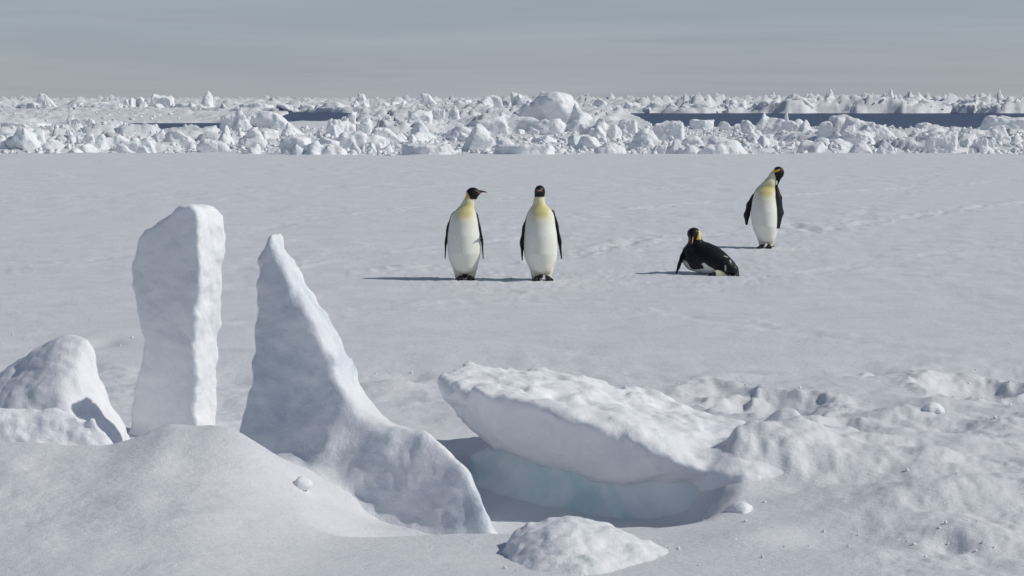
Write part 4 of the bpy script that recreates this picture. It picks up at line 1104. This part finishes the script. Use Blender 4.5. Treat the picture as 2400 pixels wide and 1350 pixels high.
PROM = [  # centre px, base py, width px, height px, kind, distance (0: from the base), label
 (160, 294, 46, 27, 'pyramid', 118, 'dark sided ice pyramid near the left edge of the near rubble'),
 (194, 302, 52, 25, 'block', 116, 'square white ice block just right of the dark left pyramid'),
 (262, 304, 56, 23, 'round', 124, 'low round ice hump before the left strip of open water'),
 (363, 318, 44, 29, 'pyramid', 108, 'white ice tooth standing against the blue left lead'),
 (421, 346, 62, 42, 'round', 0, 'smooth egg shaped ice boulder in the left near rubble'),
 (538, 296, 40, 30, 'block', 122, 'grey block at the left foot of the heaved slabs'),
 (578, 294, 68, 42, 'pyramid', 118, 'sharp ice peak left of the long heaved slab'),
 (655, 304, 110, 44, 'lean', 112, 'long heaved ice slab sloping down to the right'),
 (523, 338, 48, 45, 'pyramid', 92, 'steep ice pyramid below the heaved slabs'),
 (592, 348, 60, 46, 'round', 84, 'large grey ice boulder below the long heaved slab'),
 (674, 316, 44, 30, 'pyramid', 104, 'small ice peak at the lower end of the heaved slab'),
 (500, 355, 64, 30, 'round', 0, 'low shaded ice boulder at the field edge below the steep pyramid'),
 (587, 363, 44, 26, 'pyramid', 0, 'little ice wedge at the edge of the snow field'),
 (735, 364, 136, 46, 'mound', 0, 'wide snowy rubble heap at the field edge left of centre'),
 (780, 325, 62, 48, 'mound', 100, 'stacked ice lumps above the wide left heap'),
 (50, 300, 118, 15, 'plate', 150, 'flat floating ice cake at the far left lead'),
 (80, 352, 155, 55, 'mound', 0, 'large broken rubble heap at the left edge'),
 (250, 350, 130, 38, 'mound', 0, 'low crumbled rubble heap right of the left edge heap'),
 (330, 356, 90, 34, 'mound', 0, 'small crumbled heap left of the egg shaped boulder'),
 (832, 304, 68, 43, 'mound', 112, 'rounded rubble knoll left of centre before the dark lead'),
 (920, 343, 88, 45, 'lean', 90, 'thick white slab leaning in the centre left rubble'),
 (850, 348, 104, 42, 'mound', 84, 'lumpy white rubble heap beside the thick leaning slab'),
 (985, 290, 48, 33, 'block', 134, 'pale squared block behind the central rubble'),
 (990, 320, 64, 37, 'pyramid', 104, 'broad ice peak above the thick leaning slab'),
 (1062, 272, 32, 23, 'pyramid', 190, 'small upright ice tooth far behind the central rubble'),
 (1027, 272, 28, 17, 'block', 195, 'small far ice cube left of the upright tooth'),
 (1180, 308, 160, 46, 'mound', 118, 'long lumpy ice heap left of the great dome'),
 (1078, 320, 60, 25, 'round', 104, 'flat oval boulder below the long lumpy heap'),
 (1123, 350, 58, 60, 'round', 80, 'tall rounded ice boulder in the middle of the near rubble'),
 (1300, 300, 148, 86, 'dome', 135, 'great smooth ice dome rising above the horizon'),
 (1357, 290, 66, 49, 'pyramid', 128, 'sharp ice crag at the right side of the great dome'),
 (1287, 310, 68, 33, 'round', 116, 'rounded block before the great dome'),
 (1412, 322, 90, 46, 'mound', 102, 'shaded craggy heap right of the great dome'),
 (1470, 306, 42, 27, 'block', 116, 'small bright block right of the craggy heap'),
 (1510, 350, 78, 50, 'pyramid', 82, 'angular grey ice crag right of the middle'),
 (1565, 322, 66, 40, 'block', 98, 'large pale block behind the angular grey crag'),
 (1573, 361, 58, 42, 'mound', 0, 'cluster of lumps at the foot of the angular grey crag'),
 (1380, 345, 58, 27, 'round', 0, 'low smooth hump between the dome and the field edge'),
 (1230, 363, 120, 27, 'plate', 0, 'wide flat ice cake lying at the field edge'),
 (1430, 361, 64, 27, 'round', 0, 'low boulder at the field edge below the craggy heap'),
 (1000, 363, 100, 29, 'plate', 0, 'smooth wedge of snow at the field edge left of the tall boulder'),
 (1644, 300, 50, 21, 'plate', 138, 'thin tilted cake against the right lead'),
 (1705, 310, 36, 26, 'lean', 128, 'narrow slab jutting up before the right lead'),
 (1737, 308, 32, 18, 'block', 128, 'small block beside the narrow jutting slab'),
 (1800, 324, 110, 60, 'mound', 100, 'tall rubble pile rising across the right lead'),
 (1846, 290, 20, 32, 'pyramid', 112, 'thin ice spire on the tall right pile'),
 (1895, 324, 66, 44, 'pyramid', 98, 'dark faced ice pyramid right of the tall pile'),
 (1985, 332, 124, 64, 'mound', 94, 'big faceted rubble pile in the right lead'),
 (2012, 332, 66, 28, 'plate', 88, 'smooth sunlit plate on the front of the faceted pile'),
 (2075, 334, 100, 48, 'lean', 92, 'long slab sliding down to the right of the faceted pile'),
 (2165, 312, 74, 26, 'mound', 112, 'low line of lumps along the right lead'),
 (2205, 358, 64, 50, 'block', 0, 'upright white block near the right field edge'),
 (2300, 357, 54, 37, 'mound', 0, 'knobbly lump right of the upright white block'),
 (2355, 312, 96, 42, 'block', 112, 'big flat topped block at the right edge of the near rubble'),
 (1970, 352, 54, 29, 'round', 0, 'round boulder below the faceted pile'),
 (2016, 360, 48, 30, 'round', 0, 'grey boulder at the field edge below the faceted pile'),
 (2077, 359, 46, 32, 'pyramid', 0, 'peaked boulder at the field edge right of the grey boulder'),
 (1680, 361, 156, 42, 'mound', 0, 'long snowy heap at the field edge under the right lead'),
 (1760, 335, 90, 40, 'mound', 90, 'lumpy heap between the long snowy heap and the tall pile'),
 (487, 262, 34, 49, 'pyramid', 380, 'lone ice spire on the left horizon'),
 (382, 260, 44, 40, 'block', 390, 'blocky hummock on the left horizon beside the spire'),
 (115, 256, 46, 37, 'lean', 420, 'sloping hummock on the far left horizon'),
 (320, 250, 50, 24, 'mound', 420, 'crumbly low hummock on the left horizon'),
 (1943, 268, 40, 60, 'pyramid', 314, 'tall dark faced crag on the right far ridge'),
 (1870, 268, 136, 42, 'mound', 311, 'long shaded ice wall across the right lead'),
 (2090, 262, 24, 53, 'pyramid', 330, 'thin ice horn on the right horizon'),
 (2008, 268, 30, 30, 'pyramid', 310, 'small triangular crag at the far side of the right lead'),
 (2365, 268, 100, 40, 'mound', 311, 'bulky ice heap at the far right beyond the lead'),
 (1157, 266, 46, 44, 'block', 315, 'bright far block left of the great dome on the horizon'),
 (1212, 266, 64, 50, 'mound', 318, 'jagged bright heap just left of the great dome on the horizon'),
 (845, 252, 40, 34, 'mound', 400, 'small hummock on the horizon left of centre'),
 (1010, 254, 44, 36, 'lean', 380, 'tilted hummock on the horizon at the centre'),
 (1730, 266, 80, 34, 'mound', 313, 'shaded rubble knot at the far side of the right lead'),
 (2200, 266, 120, 34, 'mound', 316, 'white hummocky stretch of far ridge beyond the lead'),
 (1555, 266, 84, 28, 'mound', 312, 'low heap where the right lead narrows towards the great dome'),
 (1635, 266, 74, 30, 'mound', 311, 'small ragged heap on the far bank left of the shaded knot'),
 (1795, 267, 66, 34, 'mound', 310, 'steep little heap left of the long shaded ice wall'),
 (1985, 266, 70, 36, 'mound', 314, 'broken heap between the tall crag and the triangular crag'),
 (2065, 267, 90, 32, 'mound', 310, 'low white heap below the thin ice horn'),
 (2130, 267, 70, 38, 'mound', 312, 'ragged far heap right of the thin ice horn'),
 (2285, 267, 90, 36, 'mound', 311, 'lumpy far heap left of the bulky right heap'),
 (2440, 267, 90, 40, 'mound', 311, 'far heap cut by the right edge of the view'),
 (1490, 264, 70, 26, 'mound', 320, 'faint far heap just right of the great dome'),
 (1090, 262, 80, 30, 'mound', 330, 'far heap behind the upright ice tooth'),
 (930, 262, 90, 26, 'mound', 335, 'long low far heap left of the centre horizon'),
 (700, 264, 80, 22, 'mound', 334, 'flat far heap behind the dark left lead'),
 (780, 264, 70, 26, 'mound', 330, 'far heap at the right end of the dark left lead'),
 (610, 264, 80, 24, 'mound', 345, 'far heap above the long heaved slab'),
 (230, 262, 90, 24, 'mound', 360, 'far heap on the left floe edge behind the square block'),
 (60, 264, 100, 26, 'mound', 356, 'far heap on the floe edge at the left border'),
 (440, 262, 80, 22, 'mound', 360, 'far heap below the lone spire'),
]
for i, (px, py, w, h, kind, d, lab) in enumerate(PROM):
    if d == 0: d = ground(px, py, -0.05)[1]
    b = at(px, py, d)
    sc_ = d / FPX
    w *= 1.2
    W, Hh = w * sc_, h * sc_
    zt = at(px, py - h, d)[2]
    floor = SEA - 0.1 if d > 140 else -0.25
    full = zt - floor
    dep = min(max(W * 0.75, 0.5), 6.0) if kind != 'plate' else W * 0.6
    if kind in ('lean',): dep = W * 0.45
    res = 42 if w > 90 else 30
    V, Q = chunk_sdf(kind, W, dep, full, 600 + i * 13, res)
    me = mesh_np('ice_block', V, Q, M_PACKICE)
    nm = {'plate': 'ice_plate', 'lean': 'ice_slab', 'mound': 'ice_heap', 'dome': 'ice_dome', 'round': 'ice_boulder', 'pyramid': 'ice_peak'}.get(kind, 'ice_block')
    link(nm, me, (b[0], d, floor), label=lab, cat=nm.replace('_', ' '), group='ice blocks of the distant pack')

# smaller chunks one can still pick out: copies of a few shapes
protos = []
for i in range(16):
    kind = ('block', 'round', 'pyramid', 'block', 'lean', 'round', 'plate', 'pyramid')[i % 8]
    V, Q = chunk_sdf(kind, 1.0, 0.85, {'plate': 0.35, 'lean': 0.7}.get(kind, 0.75), 3000 + i * 17, 13)
    protos.append(mesh_np('ice_chunk', V, Q, M_PACKICE))
r = np.random.default_rng(99)
n_near = 0
while n_near < 165:
    d = 74 + 62 * r.random() ** 1.5
    px = r.uniform(-40, 2440)
    if d > np.interp(px, nd_px, nd_d) - 6: continue
    x = (px - CX) * d / FPX
    z = float(Hpack(np.array([x]), np.array([d]))[0])
    s = r.uniform(0.4, 1.25) * (0.9 if d < 108 else 0.55)
    o = link('ice_chunk', protos[r.integers(16)], (x, d, z - 0.18 * s), label='small white ice chunk in the near rubble belt', cat='ice chunk', group='small chunks of the near rubble belt')
    o.rotation_euler = (r.uniform(-.4, .4), r.uniform(-.4, .4), r.uniform(0, 6.28)); o.scale = (s, s * r.uniform(.7, 1.1), s * r.uniform(.6, 1.1))
    n_near += 1
n_far = 0
while n_far < 130:
    px = r.uniform(-40, 2440)
    d = np.interp(px, f0_px, f0_d) + 2 + 120 * r.random() ** 2.2
    x = (px - CX) * d / FPX
    z = float(Hpack(np.array([x]), np.array([d]))[0])
    s = r.uniform(0.8, 2.2)
    o = link('ice_chunk', protos[r.integers(16)], (x, d, z - 0.2 * s), label='far ice chunk on the ridge beyond the open water', cat='ice chunk', group='far chunks beyond the open water')
    o.rotation_euler = (r.uniform(-.4, .4), r.uniform(-.4, .4), r.uniform(0, 6.28)); o.scale = (s, s * r.uniform(.7, 1.1), s * r.uniform(.6, 1.1))
    n_far += 1

# uncountable brash: one object
def brash(name, n, place, size, seed, mat):
    r = np.random.default_rng(seed)
    base = []
    for k in range(10):
        bm = bmesh.new()
        for j in range(11):
            v = r.normal(size=3); v /= np.linalg.norm(v); v *= r.uniform(.75, 1.0)
            bm.verts.new(v * np.array((.5, .45, .38)))
        res = bmesh.ops.convex_hull(bm, input=bm.verts[:])
        bmesh.ops.delete(bm, geom=[v for v in bm.verts if not v.link_faces], context='VERTS')
        bmesh.ops.triangulate(bm, faces=bm.faces[:])
        bm.verts.index_update()
        base.append((np.array([v.co[:] for v in bm.verts]), np.array([[v.index for v in f.verts] for f in bm.faces])))
        bm.free()
    X, Y = place(r, n)
    Z = Hpack(X, Y)
    Vs, Fs, o = [], [], 0
    ok = Z > SEA - 0.25
    for x, y, z, k_ in zip(X, Y, Z, ok):
        if not k_: continue
        bv, bf = base[r.integers(10)]
        s = size(r, y); a = r.uniform(0, 6.28); c, sn = math.cos(a), math.sin(a)
        p = bv * s * r.uniform(.7, 1.3, 3)
        p = np.stack([p[:, 0] * c - p[:, 1] * sn, p[:, 0] * sn + p[:, 1] * c, p[:, 2]], 1)
        Vs.append(p + np.array((x, y, max(z, SEA) + 0.12 * s))); Fs.append(bf + o); o += len(bv)
    me = mesh_np(name, np.concatenate(Vs), np.concatenate(Fs), mat, smooth=False)
    return link(name, me, label='loose crumbled brash ice scattered through the pack', cat='brash ice', kind='stuff')
def place_near(r, n):
    d = 73.5 + 75 * r.random(n) ** 1.6
    return ((r.random(n) * 3900 - 750 - CX) * d / FPX).astype(np.float32), d.astype(np.float32)
brash('brash_ice', 6800, place_near, lambda r, y: r.uniform(.10, .34) + .22 * (r.random() ** 4), 71, M_PACKICE)
def place_far(r, n):
    px = r.random(n) * 2700 - 150
    d = np.interp(px, f0_px, f0_d) + 0.5 + 150 * r.random(n) ** 2.5
    m = (px < 660) & (r.random(n) < 0.5)
    d = np.where(m, 186 + 130 * r.random(n), d)
    return ((px - CX) * d / FPX).astype(np.float32), d.astype(np.float32)
o = brash('brash_ice', 700, place_far, lambda r, y: r.uniform(.3, .8), 73, M_PACKICE)
o['label'] = 'distant crumbled ice strewn over the far floes'

# loose snow crumbs round the broken slabs and hollows
def crumbs(n, seed):
    r = np.random.default_rng(seed)
    base = []
    for k in range(8):
        bm = bmesh.new()
        for j in range(10):
            v = r.normal(size=3); v /= np.linalg.norm(v); bm.verts.new(v * np.array((.5, .5, .42)) * r.uniform(.75, 1))
        bmesh.ops.convex_hull(bm, input=bm.verts[:])
        bmesh.ops.delete(bm, geom=[v for v in bm.verts if not v.link_faces], context='VERTS')
        bmesh.ops.triangulate(bm, faces=bm.faces[:]); bm.verts.index_update()
        base.append((np.array([v.co[:] for v in bm.verts]), np.array([[v.index for v in f.verts] for f in bm.faces]))); bm.free()
    cen = [(g[0], g[1], max(g[2], 0.15), max(g[3], 0.15)) for g in PITS if g[4] < -0.03] + [(0.25, 8.9, 0.5, 0.3), (0.9, 9.5, 0.3, 0.3), (-1.9, 12.2, 1.0, 0.7), (-2.6, 12.0, 0.6, 0.8), (-0.7, 11.8, 0.4, 0.6), (1.6, 10.8, 0.6, 0.8), (2.2, 12.4, 0.8, 1.0), (-1.0, 14.0, 2.5, 1.6)]
    c = np.array(cen)[r.integers(len(cen), size=n)]
    X = (c[:, 0] + r.normal(size=n) * c[:, 2] * 1.1).astype(np.float32); Y = (c[:, 1] + r.normal(size=n) * c[:, 3] * 1.1).astype(np.float32)
    Z = H(X, Y)
    Vs, Fs, o = [], [], 0
    for x, y, z in zip(X, Y, Z):
        bv, bf = base[r.integers(8)]
        sz = 0.007 + 0.024 * r.random() ** 4
        a = r.uniform(0, 6.28); cc, sn = math.cos(a), math.sin(a)
        p = bv * sz * r.uniform(.7, 1.4, 3)
        p = np.stack([p[:, 0] * cc - p[:, 1] * sn, p[:, 0] * sn + p[:, 1] * cc, p[:, 2]], 1)
        Vs.append(p + np.array((x, y, z + 0.15 * sz))); Fs.append(bf + o); o += len(bv)
    link('snow_crumbs', mesh_np('snow_crumbs', np.concatenate(Vs), np.concatenate(Fs), M_BLOCK, smooth=False), label='loose snow crumbs strewn over the foreground crust', cat='snow crumbs', kind='stuff')
crumbs(520, 5)
